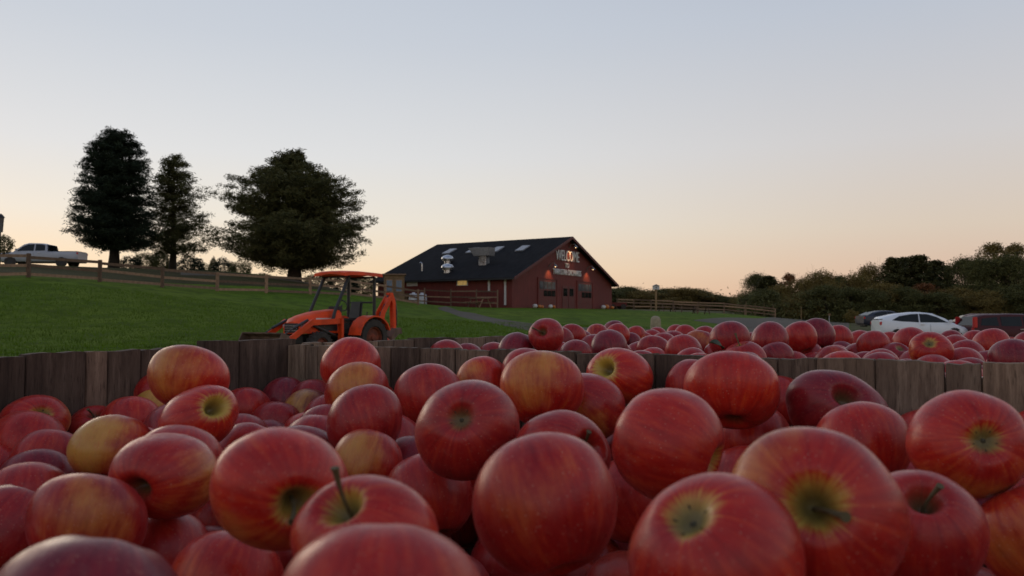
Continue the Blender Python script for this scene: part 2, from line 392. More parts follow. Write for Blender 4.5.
drape('path', pq([(436, 59), (458, 48), (490, 39.5), (525, 33.5), (600, 32), (690, 36), (760, 46), (850, 60)]),
      pq([(446, 63), (478, 54), (512, 46.5), (545, 40.5), (612, 38.5), (690, 44), (750, 58), (850, 70)]), 160, 8, M['gravel'], .03)
drape('parking_lot', pq([(690, 60), (780, 54), (850, 48)]), pq([(772, 91), (800, 91), (850, 90)]), 60, 60, M['gravel'], .045)
drape('meadow', pq([(600, 98), (740, 98), (745, 94), (852, 92), (855, 38), (1250, 30)]), pq([(600, 185), (740, 185), (780, 185), (860, 185), (1020, 185), (1500, 165)]), 200, 90, M['meadow'], .02)
drape('roadside', pq([(848, 50), (1300, 34)]), pq([(848, 96), (1150, 96)]), 90, 60, M['meadow'], .05)
# driveway behind the left fence
drape('verge', pq([(-120, 37), (28, 39.5), (161, 47.5), (266, 53), (380, 60)]), pq([(-120, 62), (28, 62), (161, 68), (266, 66), (380, 74)]), 120, 30, M['verge'], .015)
drape('driveway', pq([(178, 57), (230, 60), (330, 66), (390, 72)]), pq([(178, 61), (230, 64), (330, 70), (390, 76)]), 80, 8, M['gravel'], .05)
# short blades on the near lawn
nb = 210000
th = rng.uniform(R(-48), R(48), nb); rr = 3.5+38.5*rng.uniform(0, 1, nb)**.85; bx_, by_ = rr*np.sin(th), rr*np.cos(th)
cl_ = np.sin(bx_*1.7+np.sin(by_*1.3)*2)*np.sin(by_*2.1+np.sin(bx_*.9)*2)
bz = hts(bx_, by_); hh = rng.uniform(.03, .10, nb) * (1+.35*cl_); wv = rng.uniform(.006, .016, nb); an = rng.uniform(0, np.pi, nb); ln = rng.normal(0, .02, (nb, 2))
dx, dy = np.cos(an)*wv, np.sin(an)*wv
V = np.stack([np.stack([bx_-dx, by_-dy, bz-.01], -1), np.stack([bx_+dx, by_+dy, bz-.01], -1), np.stack([bx_+ln[:, 0], by_+ln[:, 1], bz+hh], -1)], 1).reshape(-1, 3)
o = bpy.data.objects.new('grass', np_mesh('grass', V, np.arange(nb*3).reshape(-1, 3), M['blade'])); col.objects.link(o); tag(o, 'short mown green grass covering the lawn slope', 'grass', kind='stuff')

# ------------------------------------------------------------------ apple bins
Cn = Vector((-.3245, 1.159, 0)); bd = Vector((.85, -.527, 0)).normalized(); nd = Vector((.527, .85, 0)).normalized()
RIM = CAMZ - .042; BW = 1.20
def s_on(px):                          # where a sight line crosses the front bin's back wall, metres from the corner
    u = (px - CX) / F; return (u*Cn.y - Cn.x) / (bd.x - u*bd.y)
def s_left(px):                        # the same on its left wall, metres from the corner
    u = (px - CX) / F; return (u*Cn.y - Cn.x) / (-nd.x + u*nd.y)
back_seams = [s_on(p) for p in (288, 306, 318, 352, 391, 420, 440, 455, 468, 489, 521, 551, 576, 613, 654, 712, 777, 815, 874, 943, 981)] + [0.0]
back_seams = sorted(set(round(x, 4) for x in back_seams if x >= 0))
while back_seams[-1] < BW - .12: back_seams.append(back_seams[-1] + random.uniform(.07, .13))
back_seams.append(BW); back_seams[0] = 0.0
left_seams = sorted(s_left(p) for p in (0, 27.5, 87, 109, 142, 172, 205, 240)); left_seams = [-.0165] + left_seams
while left_seams[-1] < BW - .1: left_seams.append(left_seams[-1] + random.uniform(.08, .14))
left_seams.append(BW)
def seams():
    s = [0.]
    while s[-1] < BW - .12: s.append(s[-1] + random.uniform(.06, .13))
    return s + [BW]
def crate(origin, label, sb, sl, special=False, dr=(0, 0, 0, 0)):
    rot = math.atan2(bd.y, bd.x)
    root = empty('apple_crate', origin, rot, label=label, cat='crate', group='slatted wooden apple crates in a row')
    # local frame: x along the back wall, -y towards the camera side, origin at the back-left corner
    hz = RIM
    def wall(seams_, place, dark, tall=(), drop=0):
        for i in range(len(seams_)-1):
            a, b = seams_[i], seams_[i+1]; g_ = random.choice((.0002, .0004, .0006, .0010))
            top = hz - drop + random.uniform(-.0022, .0008) + (.0085 if i in tall else 0)
            w = MB(); x0, x1, y0, y1 = place(a + g_, b - g_)
            tw = random.uniform(-.0008, .0008); slp = random.choice((0, 0, .0006, -.0008, .0012))
            # plank with a slightly uneven sawn top
            n = 5; vs = []; fs = []
            lx = abs(x1-x0) > abs(y1-y0)
            for k in range(n+1):
                t = k/n; zt = top + slp*(t-.5) + random.uniform(-.0008, .0008)
                for s_ in (0, 1):
                    px_, py_ = (x0+(x1-x0)*t, (y0, y1)[s_]) if lx else ((x0, x1)[s_], y0+(y1-y0)*t)
                    vs += [(px_+ (0 if lx else tw), py_ + (tw if lx else 0), .12), (px_, py_, zt)]
            for k in range(n):
                q = 4*k; fs += [(q, q+4, q+5, q+1), (q+2, q+3, q+7, q+6), (q+1, q+5, q+7, q+3), (q, q+2, q+6, q+4)]
            fs += [(0, 1, 3, 2), (4*n, 4*n+2, 4*n+3, 4*n+1)]
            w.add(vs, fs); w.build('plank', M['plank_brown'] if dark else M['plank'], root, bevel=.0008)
    T = .017
    wall(sb, lambda a, b: (a, b, 0, T), False, (), dr[0])
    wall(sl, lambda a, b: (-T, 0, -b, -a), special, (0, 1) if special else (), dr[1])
    wall(seams(), lambda a, b: (BW, BW+T, -b, -a), False, (), dr[2])
    wall(seams(), lambda a, b: (a, b, -BW-T, -BW), False, (), dr[3])
    for x_ in (-.012, BW-.04):
        for y_ in (T+.001, -BW-T-.036): MB().box(x_, x_+.05, y_, y_+.035, .12, hz-.05).build('corner_post', M['plank'], root, bevel=.002)
    for z_ in (.2, .5):
        MB().box(-.01, BW+.01, -BW-T-.024, -BW-T-.002, z_, z_+.09).build('batten', M['plank'], root, bevel=.002)
        MB().box(-T-.024, -T-.002, -BW, 0, z_, z_+.09).build('batten', M['plank'], root, bevel=.002)
    MB().box(0, BW, -BW, 0, .10, .118).build('crate_floor', M['plank'], root)
    for y_ in (-.12, -BW/2, -BW+.04): MB().box(0, BW, y_, y_+.08, 0, .098).build('runner', M['plank'], root, bevel=.002)
    return root
GAP = .008
org = [Cn, Cn + nd*(BW+GAP+.017*2), Cn + nd*2*(BW+GAP+.017*2)]
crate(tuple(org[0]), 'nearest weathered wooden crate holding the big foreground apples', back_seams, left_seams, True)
crate(tuple(org[1]), 'middle wooden crate just behind the nearest one, heaped with apples', seams(), seams(), dr=(.035, 0, .03, .014))
crate(tuple(org[2]), 'farthest wooden crate of the row, almost hidden behind heaped apples', seams(), seams(), dr=(.07, .03, .07, .05))

# ---- apple meshes
def apple_mesh(k, nu=64, nv=44):
    rg = random.Random(k*13+1); hm = [(Vector((rg.gauss(0, 1), rg.gauss(0, 1), rg.gauss(0, 1))).normalized(), rg.uniform(1.6, 3.4), rg.uniform(0, 6.28), rg.uniform(.008, .022)) for _ in range(4)]; hr = rg.uniform(.80, .90); lob = rg.uniform(.005, .015); ph = rg.uniform(0, 6.28); ph2 = rg.uniform(0, 6.28); asym = rg.uniform(.01, .035); tap = rg.uniform(.04, .10)
    vs = []
    for i in range(nv+1):
        t = math.pi * i / nv                              # 0 = stem end
        sx = math.sin(t); cz = math.cos(t)
        r = abs(sx)**.86 * (1 - tap*(1-cz)/2*.9)
        z = hr * cz
        # the two basins
        z -= .50 * math.exp(-(t/.185)**2) * hr
        z += .26 * math.exp(-((math.pi-t)/.22)**2) * hr
        for j in range(nu):
            a = 2*math.pi*j/nu
            l = 1 + lob*math.cos(5*a+ph)*(.35+.65*(1-cz)/2) + asym*math.cos(a+ph2) + asym*.7*math.cos(2*a+ph2*2)+ .006*math.cos(7*a+3*t+ph)
            zz = z + .05*math.cos(a+ph)*sx*sx + lob*1.0*math.cos(5*a+ph)*math.exp(-((math.pi-t-.45)/.3)**2)
            dv_ = Vector((sx*math.cos(a), sx*math.sin(a), cz)); l *= 1+sum(am*math.sin(f_*dv_.dot(d_)+p_) for d_, f_, p_, am in hm)
            vs.append((r*l*math.cos(a), r*l*math.sin(a), zz))
    fs = []
    for i in range(nv):
        for j in range(nu):
            a = i*nu+j; b = i*nu+(j+1) % nu; fs.append((a, a+nu, b+nu, b))
    V = np.array(vs); V[:, 2] -= (V[:, 2].max()+V[:, 2].min())/2
    m = max(np.abs(V[:, 0]).max(), np.abs(V[:, 1]).max()); V /= m; top = V[0, 2]; bot = V[-1, 2]
    V *= .038                                             # real size: 76 mm apple
    me = np_mesh('apple', V, np.array(fs), M['apple']); bm = bmesh.new(); bm.from_mesh(me); bmesh.ops.remove_doubles(bm, verts=bm.verts, dist=1e-6)
    bmesh.ops.recalc_face_normals(bm, faces=bm.faces); bm.to_mesh(me); bm.free(); me.polygons.foreach_set('use_smooth', [True]*len(me.polygons))
    return me, top*.038, bot*.038
AM = [apple_mesh(k) for k in range(12)]
AML = [apple_mesh(k, 36, 24) for k in range(12)]
def stem_mesh():
    b = MB(); pts = [(0, 0, -.001), (.0006, 0, .005), (.0022, .0006, .012), (.0050, .0014, .019), (.0078, .002, .0245), (.0088, .0022, .0265)]
    b.tube(pts, [.0014, .0011, .0010, .0011, .0015, .0021], 8); return b
_s = stem_mesh().build('stem', M['stem'], smooth=True); STEM = _s.data; bpy.data.objects.remove(_s)
cb = MB()
for k in range(5):
    a = 2*math.pi*k/5; d = Vector((math.cos(a), math.sin(a), 0)); e = Vector((-d.y, d.x, 0))
    cb.add([d*.001+e*.0022, d*.001-e*.0022, d*.006+e*.0014+Vector((0, 0, -.003)), d*.006-e*.0014+Vector((0, 0, -.0028)), d*.0075+Vector((0, 0, -.0065)), d*.003+Vector((0, 0, -.0015))],
           [(0, 1, 5), (0, 5, 2), (1, 3, 5), (2, 5, 4), (5, 3, 4)])
cb.lathe([(.0001, -.004), (.0016, -.003), (.002, 0)], 8)
_s = cb.build('calyx', M['calyx']); CAL = _s.data; bpy.data.objects.remove(_s)

# ---- catalogue of the nearest crate: cx, cy, r, feature, yellow side (px,py), ya, ca, dk, label, category words
# feature: None = resting with its stem end turned up and away, ('s',px,py) stem end seen there, ('c',px,py) blossom end seen there
A1 = [
(35,423,34,('c',43,412),(50,412),.45,.5,.3,'red apple with yellow blossom end against the left crate wall'),
(27,446,36,None,None,0,0,.2,'plain red apple just below the one with the yellow end by the left wall'),
(47,463,36,None,(50,480),.25,0,.35,'orange red apple second row up at the far left, half under a darker one'),
(-12,476,34,None,None,0,0,.3,'red apple cut by the left frame edge above the purplish one'),
(38,486,37,None,None,.0,0,.9,'dull maroon apple left of the gold sided one, tucked low'),
(190,379,41,None,(160,372),.55,0,.15,'apple topping the left heap, tan gold on its left side'),
(158,394,25,None,None,.1,0,.4,'red apple peeping out behind the left of the heap top'),
(157,410,24,None,(140,400),.95,.3,0,'yellow apple mostly hidden beneath the heap top apple'),
(199,417,44,('s',218,405),(222,415),.30,.75,.1,'red apple with pale yellow stem hollow right below the heap top'),
(230,414,24,None,None,.1,0,.3,'small red apple pressed behind the right of the yellow hollowed one'),
(245,412,26,None,None,.15,0,.3,'pinkish apple right of the left heap with dark stem at its right'),
(130,426,31,None,None,.1,0,.15,'bright red apple between the gold sided apple and the heap'),
(96,432,28,('s',94,409),None,.1,0,.4,'pinkish apple by the left wall with a dark stem on top'),
(114,449,41,None,(82,450),.75,0,.1,'gold sided apple with red right half in the left heap'),
(178,466,47,None,None,.1,0,.35,'purplish red apple showing as a rim behind the one with the open dark hollow'),
(165,474,54,('s',134,490),(180,492),.45,.1,.15,'orange red apple with dark stem hollow on its lower left'),
(247,455,34,None,None,.2,0,.2,'pink red apple peeping behind the big one left of centre'),
(268,446,30,None,None,.0,0,.8,'dark red sliver of apple above the big one left of centre'),
(283,487,72,('s',303,511),(280,545),.50,.60,.05,'large red apple left of centre, greenish gold around its low stem hollow'),
(87,524,57,None,(95,516),.42,0,.35,'red apple with a golden patch in the lower left'),
(10,531,49,None,None,.05,0,.55,'purplish apple at the left frame edge over the lower corner'),
(-24,554,33,None,(-5,545),.4,0,.1,'orange apple sliver at the left frame edge in the lower corner'),
(88,618,100,None,None,.0,0,.95,'large blurred purple apple filling the bottom left corner'),
(163,560,52,None,None,.15,0,.3,'red apple between the golden patched one and the bottom edge'),
(228,586,58,None,(200,560),.25,0,.1,'bright red apple at the bottom edge left of the stemmed one'),
(220,522,38,None,None,.1,0,.2,'red apple wedged under the large one left of centre'),
(351,366,31,None,(335,360),.2,0,.0,'bright red round apple perched high in front of the back wall'),
(358,395,33,None,(350,400),.5,0,.1,'orange tan apple right under the perched round one'),
(373,409,29,None,None,.2,0,.3,'pink rimmed apple between the tan one and the dark crimson one'),
(364,423,41,None,None,.0,0,.50,'dark crimson apple below the perched round one'),
(331,419,29,None,None,.0,0,.55,'purplish apple tucked against the left of the dark crimson one'),
(309,415,28,None,(302,396),.55,.2,.8,'purple apple with greenish yellow top near the crate corner'),
(285,401,26,None,None,.0,0,.95,'darkest purple apple lying low in the crate corner'),
(314,402,26,None,None,.0,0,.6,'dark apple just showing behind the yellow topped purple one'),
(277,428,28,None,None,.1,0,.5,'dark red apple in the dip below the crate corner'),
(366,465,38,None,(352,450),.5,0,.15,'tan pink apple right of the large one left of centre'),
(414,487,31,None,None,.0,0,.3,'red apple down in the dip below the big dark one with the blossom end'),
(430,398,35,None,None,.05,0,.35,'red egg shaped apple left of the big dark one'),
(482,383,28,None,(462,385),.5,0,.0,'bright orange red apple by the back wall with tan left edge'),
(468,428,55,('c',459,417),None,.0,.15,.45,'big dark crimson apple showing its open blossom end'),
(527,374,27,None,None,.2,0,.4,'dull pink apple peeping behind the streaky one at the back wall'),
(543,389,43,None,(535,395),.5,0,.1,'streaky red and tan apple in front of the back wall'),
(586,408,43,('s',560,384),(556,404),.65,.6,.35,'striped apple, yellow green on the left and purple red on the right'),
(620,377,34,('s',602,366),(600,372),.42,.85,.0,'orange red apple by the back wall with yellow stem hollow on its left'),
(691,384,27,None,None,.1,0,.4,'dark pink apple half hidden behind the bright red one at the back wall'),
(734,391,48,None,None,.05,0,.05,'wide bright red apple right of centre at the back wall'),
(754,440,38,None,None,.1,0,.1,'red apple peeping out right below the wide bright red one'),
(668,444,61,('s',724,465),(725,462),.25,.5,.15,'large deep red apple at centre right, gold at its right edge'),
(717,450,34,None,None,.0,0,.6,'dark red apple squeezed behind the right of the large central one'),
(561,456,51,('s',597,444),None,.15,0,.35,'dull red apple behind the big speckled one, brown stem at its right'),
(544,505,75,None,(512,465),.30,0,.28,'big speckled crimson apple at bottom centre with a faint tan streak'),
(486,488,25,('s',482,467),None,.1,0,.2,'small red apple in the dark gap left of the speckled one'),
(452,522,32,None,None,.1,0,.25,'red apple between the stemmed front apple and the speckled one'),
(368,536,76,('s',333,496),(325,530),.45,.55,.15,'apple with upright brown stem and green gold hollow near the bottom'),
(382,606,107,None,(470,580),.28,0,.2,'broad blurred red apple at the bottom edge in front of the stemmed one'),
(814,512,88,('s',815,505),(760,480),.50,.52,.22,'large apple facing with its stem hollow ringed by yellow green'),
(861,445,49,None,None,.05,0,.2,'red apple above the right shoulder of the large hollow facing one'),
(835,413,52,('s',850,391),None,.0,.0,.85,'wide purple apple with a shallow hollow near the back wall at right'),
(778,400,26,None,None,.1,0,.4,'reddish sliver of apple left of the wide purple one'),
(969,444,58,('c',987,438),(985,490),.5,.42,.12,'big orange red apple at the right showing a pale blossom end'),
(923,437,30,None,None,.15,0,.1,'red apple peeping out left of the big one with the pale blossom end'),
(1040,440,34,None,None,.1,0,.2,'red apple at the right frame edge behind the big orange red one'),
(918,534,64,('s',925,494),None,.0,.0,.35,'dull red apple with a short stem under the big orange red one'),
(985,526,33,None,None,.0,0,.75,'purple apple in the gap under the big one with the pale blossom end'),
(1038,540,58,None,(1012,545),.35,0,.05,'bright red apple with pale streak cut by the right frame edge'),
(1034,505,38,None,(1005,490),.4,0,.1,'orange apple rim behind the bright red one at the right edge'),
(716,560,91,('c',683,511),(645,520),.35,.50,.12,'large front apple with blossom end in a tan green ring'),
(930,620,54,None,None,.3,0,.1,'pinkish apple top just above the bottom edge at the right'),
(1044,604,40,None,(1020,580),.4,0,.1,'pale orange apple in the bottom right corner'),
(617,550,38,None,None,.0,0,.5,'dark red apple deep between the speckled and the ringed front apple'),
]
# ---- the crates behind: cx, cy, r, feature, yellow side, ya, ca, dk
A2 = [
(447,358,19,None,None,.1,0,.2),(467,359,18,None,None,.1,0,.5),(493,358,18,None,None,.2,0,.2),(517,351,20,None,None,0,0,.8),
(546,336,20,('s',541,330),None,.1,.1,.3),(573,337,14,None,None,0,0,.2),(581,344,15,None,None,.1,0,.6),(597,336,12.5,None,(595,334),.4,0,.1),
(593,349,16,None,None,0,0,.4),(609,348,19,None,None,0,0,.85),(618,335,12.5,None,None,.1,0,.1),(614,331,10.5,None,None,0,0,.7),
(617,358,18,None,(615,345),.6,0,.2),(630,343,12,None,None,0,0,.9),(635,336,11,None,None,.1,0,.1),(643,344,12.5,None,(640,340),.5,0,.1),
(658,337,10.5,None,None,0,0,.3),(654,352,18,None,None,.05,0,.3),(671,342,12,None,None,0,0,.4),(652,341,12,None,None,.1,0,.3),
(676,334,10.5,None,None,0,0,.2),(685,336,11.5,None,None,.1,0,.1),(674,343,13,None,None,.1,0,.4),(684,353,19,None,None,.2,0,.1),
(687,359,17,None,None,0,0,.95),(700,346,17,None,(700,336),.5,0,.3),(729,340,21,None,None,0,0,.5),(745,361,21,('s',739,341),None,.3,.3,.2),
(770,340,20,None,None,.1,0,.45),(776,359,19,None,None,0,0,.6),(800,338,17.5,None,None,0,0,.1),(817,335,17.5,None,None,0,0,.85),
(839,338,14,None,None,.2,0,.1),(807,358,18,None,None,.1,0,.4),(833,364,19.5,None,(830,350),.4,0,.2),(841,355,14.5,None,None,0,0,.7),
(861,360,18,None,None,.1,0,.2),(865,368,18.5,None,None,.1,0,.4),(873,346,17,None,None,.1,0,.2),(861,344,14.5,None,None,.2,0,.1),
(895,358,17,('c',901,346),None,.3,.3,.5),(883,364,16,None,None,.1,0,.2),(911,343,17.5,None,None,0,0,.1),(931,351,21,('c',929,341),(912,345),.5,.5,.1),
(917,367,19.5,None,None,0,0,.4),(963,369,22,None,None,0,0,.2),(966,357,18,None,None,.1,0,.4),(992,347,18.5,None,(990,345),.3,0,0),
(1014,361,23,None,None,0,0,.7),(987,367,19,None,None,.1,0,.5),(1019,373,21,None,None,.1,0,.2),(955,350,16,None,None,.2,0,.2),
(752,345,14,None,None,.1,0,.4),(788,345,14,None,None,.1,0,.3),(705,337,12,None,None,.1,0,.3),(853,347,12,None,None,.1,0,.4),
(951,342,13,None,None,.1,0,.5),(975,343,13,None,None,.1,0,.3),(1030,345,15,None,None,.1,0,.3),(560,342,15,None,None,0,0,.5),(533,352,18,None,None,0,0,.3),(890,343,13,None,None,.1,0,.2),
(720,356,18,None,None,.1,0,.4),(663,347,15,None,None,.1,0,.2),(640,357,17,None,None,.1,0,.4),(575,356,18,None,None,.1,0,.5),(557,358,18,None,None,.1,0,.2),
(1060,360,22,None,None,.1,0,.2),(1085,366,22,None,None,.1,0,.5),(1055,345,17,None,None,.1,0,.3),(735,352,17,None,None,.1,0,.5),(790,358,17,None,None,.1,0,.3),(940,362,18,None,None,.1,0,.3)]
def solve(cat, lo, hi, rmin, rmax, rt, tight=.95, pins={}):
    n = len(cat); cx = np.array([a[0] for a in cat], float); cy0 = np.array([a[1] for a in cat], float); r0 = np.array([a[2] for a in cat], float)
    rad = rt * (1 + .05*np.sin(np.arange(n)*2.3)); t = rad*F/r0; t = t*(1-.0022*(np.clip(cy0, 400, 485)-400)); order = t.copy()
    for k_, v_ in pins.items(): t[k_] = order[k_] = v_
    fw, up, rt_ = np.array(FW), np.array(UP), np.array(RT); corner = np.array(Cn); nn = np.array(nd); bb = np.array(bd)
    def pos():
        r = rad*F/t; cy = cy0 + np.maximum(0, r-r0)*.85
        return np.array(CAM) + t[:, None]*(fw + rt_*((cx-CX)/F)[:, None] + up*((CY-cy)/F)[:, None])
    for it in range(500):
        Pp = pos(); q = (Pp-corner) @ nn; slope = fw @ nn + (cx-CX)/F*nn[0]
        bad = q < lo + rad; t = np.where(bad, t + (lo+rad-q)/slope*.6, t)
        bad = q > hi - rad; t = np.where(bad, t - (q-hi+rad)/slope*.6, t)
        ql = (Pp-corner) @ bb; slb = -(fw @ bb + (cx-CX)/F*bb[0]); t = np.where(ql < rad, t - (rad-ql)/np.maximum(slb, .2)*.5, t)
        Pp = pos(); d = Pp[:, None]-Pp[None]; L = np.sqrt((d**2).sum(-1)) + np.eye(n)
        ov = np.maximum(0, (rad[:, None]+rad[None])*tight - L)*(1-np.eye(n))
        sg = np.sign(order[:, None]-order[None]); t = t + (ov*sg).sum(1)*.12
        for k_, v_ in pins.items(): t[k_] = v_
        want = np.clip(r0*t/F, rmin, rmax); rad = rad*.8+want*.2
        t = t + (order - t)*.03
    return pos(), rad, t
def orient(c, feat, ydir, cx, cy, r, seed):
    rg = random.Random(seed*7+3)
    view = (CAM-c).normalized()
    def dirpix(px, py):
        a, b = (px-cx)/r, -(py-cy)/r; q = math.hypot(a, b)
        if q > .97: a, b = a/q*.97, b/q*.97; q = .97
        w = math.sqrt(max(0, 1-q*q)); rgt = view.cross(Vector((0, 0, 1))).normalized() * -1; u2 = rgt.cross(view) * -1
        if u2.z < 0: u2 = -u2
        if rgt.x < 0: rgt = -rgt
        return (rgt*a + u2*b + view*w).normalized()
    if feat: d = dirpix(feat[1], feat[2]); zax = d if feat[0] == 's' else -d
    else:
        zax = Vector((rg.uniform(-.4, .4), .48, rg.uniform(.85, 1.1))).normalized()
        if rg.random() < .35: zax = -zax
    y = dirpix(*ydir) if ydir else Vector((rg.uniform(-1, 1), rg.uniform(-1, 1), rg.uniform(-1, .5)))
    x = (y - zax*y.dot(zax))
    if x.length < .15: x = Vector((rg.uniform(-1, 1), 1, 0)).cross(zax)
    x.normalize(); yy = zax.cross(x); return Matrix((x, yy, zax)).transposed().to_4x4(), zax, view
def put_apple(c, rad, feat, ydir, ya, ca, dk, pix, seed, low, asp=.93, **k):
    k_ = (seed*5) % 12; me, top, bot = (AML if low else AM)[k_]
    o = bpy.data.objects.new('apple', me); col.objects.link(o)
    rot, zax, view = orient(c, feat, ydir, *pix, seed); s = rad/.038
    sc3 = [s, s, s]; ups = [abs(rot[2][i]) for i in range(3)]; j = ups.index(max(ups))
    sc3[j] *= asp if j < 2 else min(1.08, asp/.86)
    o.matrix_world = Matrix.Translation(c) @ rot @ Matrix.Diagonal((*sc3, 1)); o.color = (ya, ca, dk, 1)
    if feat and feat[0] == 's' and seed not in (8, 15, 42, 43, 47, 57):
        st = bpy.data.objects.new('stem', STEM); col.objects.link(st); st.parent = o; st.location = (0, 0, top-.0005); st.scale = (1.1, 1.1, 1.2 if seed == 53 else .8); st.rotation_euler = (random.uniform(-.12, .12), random.uniform(-.12, .12), random.uniform(0, 6.28))
        if low: st.scale = (1.2, 1.2, 1.2)
    if feat and feat[0] == 'c':
        st = bpy.data.objects.new('calyx', CAL); col.objects.link(st); st.parent = o; st.location = (0, 0, bot+.0025)
    return tag(o, **k)
ASP = {0:.82, 5:.82, 8:.74, 13:.78, 14:.85, 15:.80, 18:.87, 19:.84, 21:.84, 22:.80, 23:.87, 29:.92, 35:.9, 39:.93, 41:.90, 42:.86, 43:.86, 45:.80, 49:.82, 53:.86, 54:.82, 56:.86, 57:.74, 66:.97}
P1, R1, T1 = solve(A1, -1.16, -.004, .0280, .0435, .0395, .86, {53: .300, 57: .655, 56: .555, 18: .352})
allP, allR = [], []
for i, a in enumerate(A1):
    cx, cy, r, feat, yd, ya, ca, dk, lab = a
    c = Vector(P1[i]); rp = R1[i]*F/T1[i]
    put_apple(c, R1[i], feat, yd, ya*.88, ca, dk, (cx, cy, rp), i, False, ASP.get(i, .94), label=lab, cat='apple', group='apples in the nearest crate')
    allP.append(P1[i]); allR.append(R1[i])
P2, R2, T2 = solve(A2, .075, 3.6, .031, .042, .0365)
ordw = ['', 'second ', 'third ', 'fourth ', 'fifth ', 'sixth ', 'seventh ', 'eighth ', 'ninth ', 'tenth ', 'eleventh ', 'twelfth ', 'thirteenth ', 'fourteenth ', 'fifteenth ', 'sixteenth ', 'seventeenth ', 'eighteenth ', 'nineteenth ', 'twentieth ', 'twenty first ', 'twenty second ', 'twenty third ', 'twenty fourth ', 'twenty fifth ', 'twenty sixth ', 'twenty seventh ', 'twenty eighth ', 'twenty ninth ', 'thirtieth ']
def rowof(cy): return 0 if cy >= 349 else (1 if cy >= 340 else 2)
rown = ['just above the crate rim', 'in the middle row behind the crate wall', 'in the top row behind the crate wall']
for rw in range(3):
    ids = sorted([i for i, a in enumerate(A2) if rowof(a[1]) == rw], key=lambda i: A2[i][0])
    for k, i in enumerate(ids):
        cx, cy, r, feat, yd, ya, ca, dk = A2[i]
        tone = 'dark purple' if dk > .65 else ('tan streaked' if ya >= .4 else ('deep red' if dk > .3 else 'bright red'))
        kr = len(ids)-1-k
        pos_ = 'leftmost' if k == 0 else 'rightmost' if kr == 0 else (ordw[k] + 'from the left' if k < kr else ordw[kr] + 'from the right')
        lab = '%s apple, %s %s' % (tone, pos_, rown[rw])
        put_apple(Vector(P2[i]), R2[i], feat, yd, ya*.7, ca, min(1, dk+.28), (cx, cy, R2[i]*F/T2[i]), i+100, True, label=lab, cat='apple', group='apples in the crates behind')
        allP.append(P2[i]); allR.append(R2[i])
# apples wedged below the top ones, found by dropping candidates into the free spaces
allP, allR = np.array(allP), np.array(allR); fillv = []
def proj(p):
    d = p-np.array(CAM); w = d @ np.array(FW); return CX+F*(d @ np.array(RT))/w, CY-F*(d @ np.array(UP))/w, w
def inbin(bi, margin):
    a = rng.uniform(margin, BW-margin); b = rng.uniform(margin, BW-margin)
    p = np.array(org[bi]) + np.array(bd)*a - np.array(nd)*b; return p
individ, heap = [], []
for bi, cnt, ztop in ((0, 7000, CAMZ-.126), (1, 5200, CAMZ-.092), (2, 3500, CAMZ-.105)):
    for layer in range(2):
        for q in range(cnt):
            p = inbin(bi, .038); p[2] = ztop - layer*.062 - rng.uniform(0, .022)
            r_ = rng.uniform(.034, .038)
            if (np.sqrt(((allP-p)**2).sum(1)) < (allR+r_)*.915).any(): continue
            if bi == 0 and proj(p)[2] < .62 and p[2] > CAMZ-.150: continue
            # keep clear of the lens
            if np.linalg.norm(p-np.array(CAM)) < .13: continue
            allP = np.vstack([allP, p]); allR = np.append(allR, r_)
            x_, y_, w_ = proj(p)
            vis = w_ > .25 and -60 < x_ < 1084 and y_ < 640 and layer == 0
            (individ if vis else heap).append((p, r_))
0 and print('DBG', [(i, int(a[2]), int(R1[i]*F/T1[i])) for i, a in enumerate(A1) if abs(R1[i]*F/T1[i]-a[2]) > 3]); print('APPLES', len(A1), len(A2), len(individ), len(heap))
individ.sort(key=lambda a: proj(a[0])[2])
room = 300 - len(A1) - len(A2)
heap += individ[room:]; individ = individ[:room]
for k, (p, r_) in enumerate(individ):
    x_, y_, w_ = proj(p)
    near = (p - np.array(Cn)) @ np.array(nd) < 0
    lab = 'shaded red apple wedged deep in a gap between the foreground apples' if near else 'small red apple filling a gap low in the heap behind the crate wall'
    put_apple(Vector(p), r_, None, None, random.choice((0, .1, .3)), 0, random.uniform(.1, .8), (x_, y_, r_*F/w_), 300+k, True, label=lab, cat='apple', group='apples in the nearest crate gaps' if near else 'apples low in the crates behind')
base = AML[0][0]; bv = np.empty(len(base.vertices)*3, np.float32); base.vertices.foreach_get('co', bv); bv = bv.reshape(-1, 3)
bf = [tuple(p.vertices) for p in base.polygons]; VV, FF = [], []
for p, r_ in heap:
    e = Vector((random.uniform(-1, 1), random.uniform(-1, 1), random.uniform(.2, 1))).to_track_quat('Z', 'Y').to_matrix()
    n0 = len(VV)*len(bv); VV.append(bv @ np.array(e).T*(r_/.038) + p); FF += [tuple(n0+i for i in f) for f in bf]
me = bpy.data.meshes.new('apples'); me.from_pydata(np.concatenate(VV).tolist(), [], FF); me.materials.append(M['stem'] if 0 else M['apple']); me.polygons.foreach_set('use_smooth', [True]*len(me.polygons))
o = bpy.data.objects.new('apples', me); col.objects.link(o); o.color = (.1, 0, .5, 1); tag(o, 'red apples packed beneath the visible top layer in the crates', 'apples', kind='stuff')
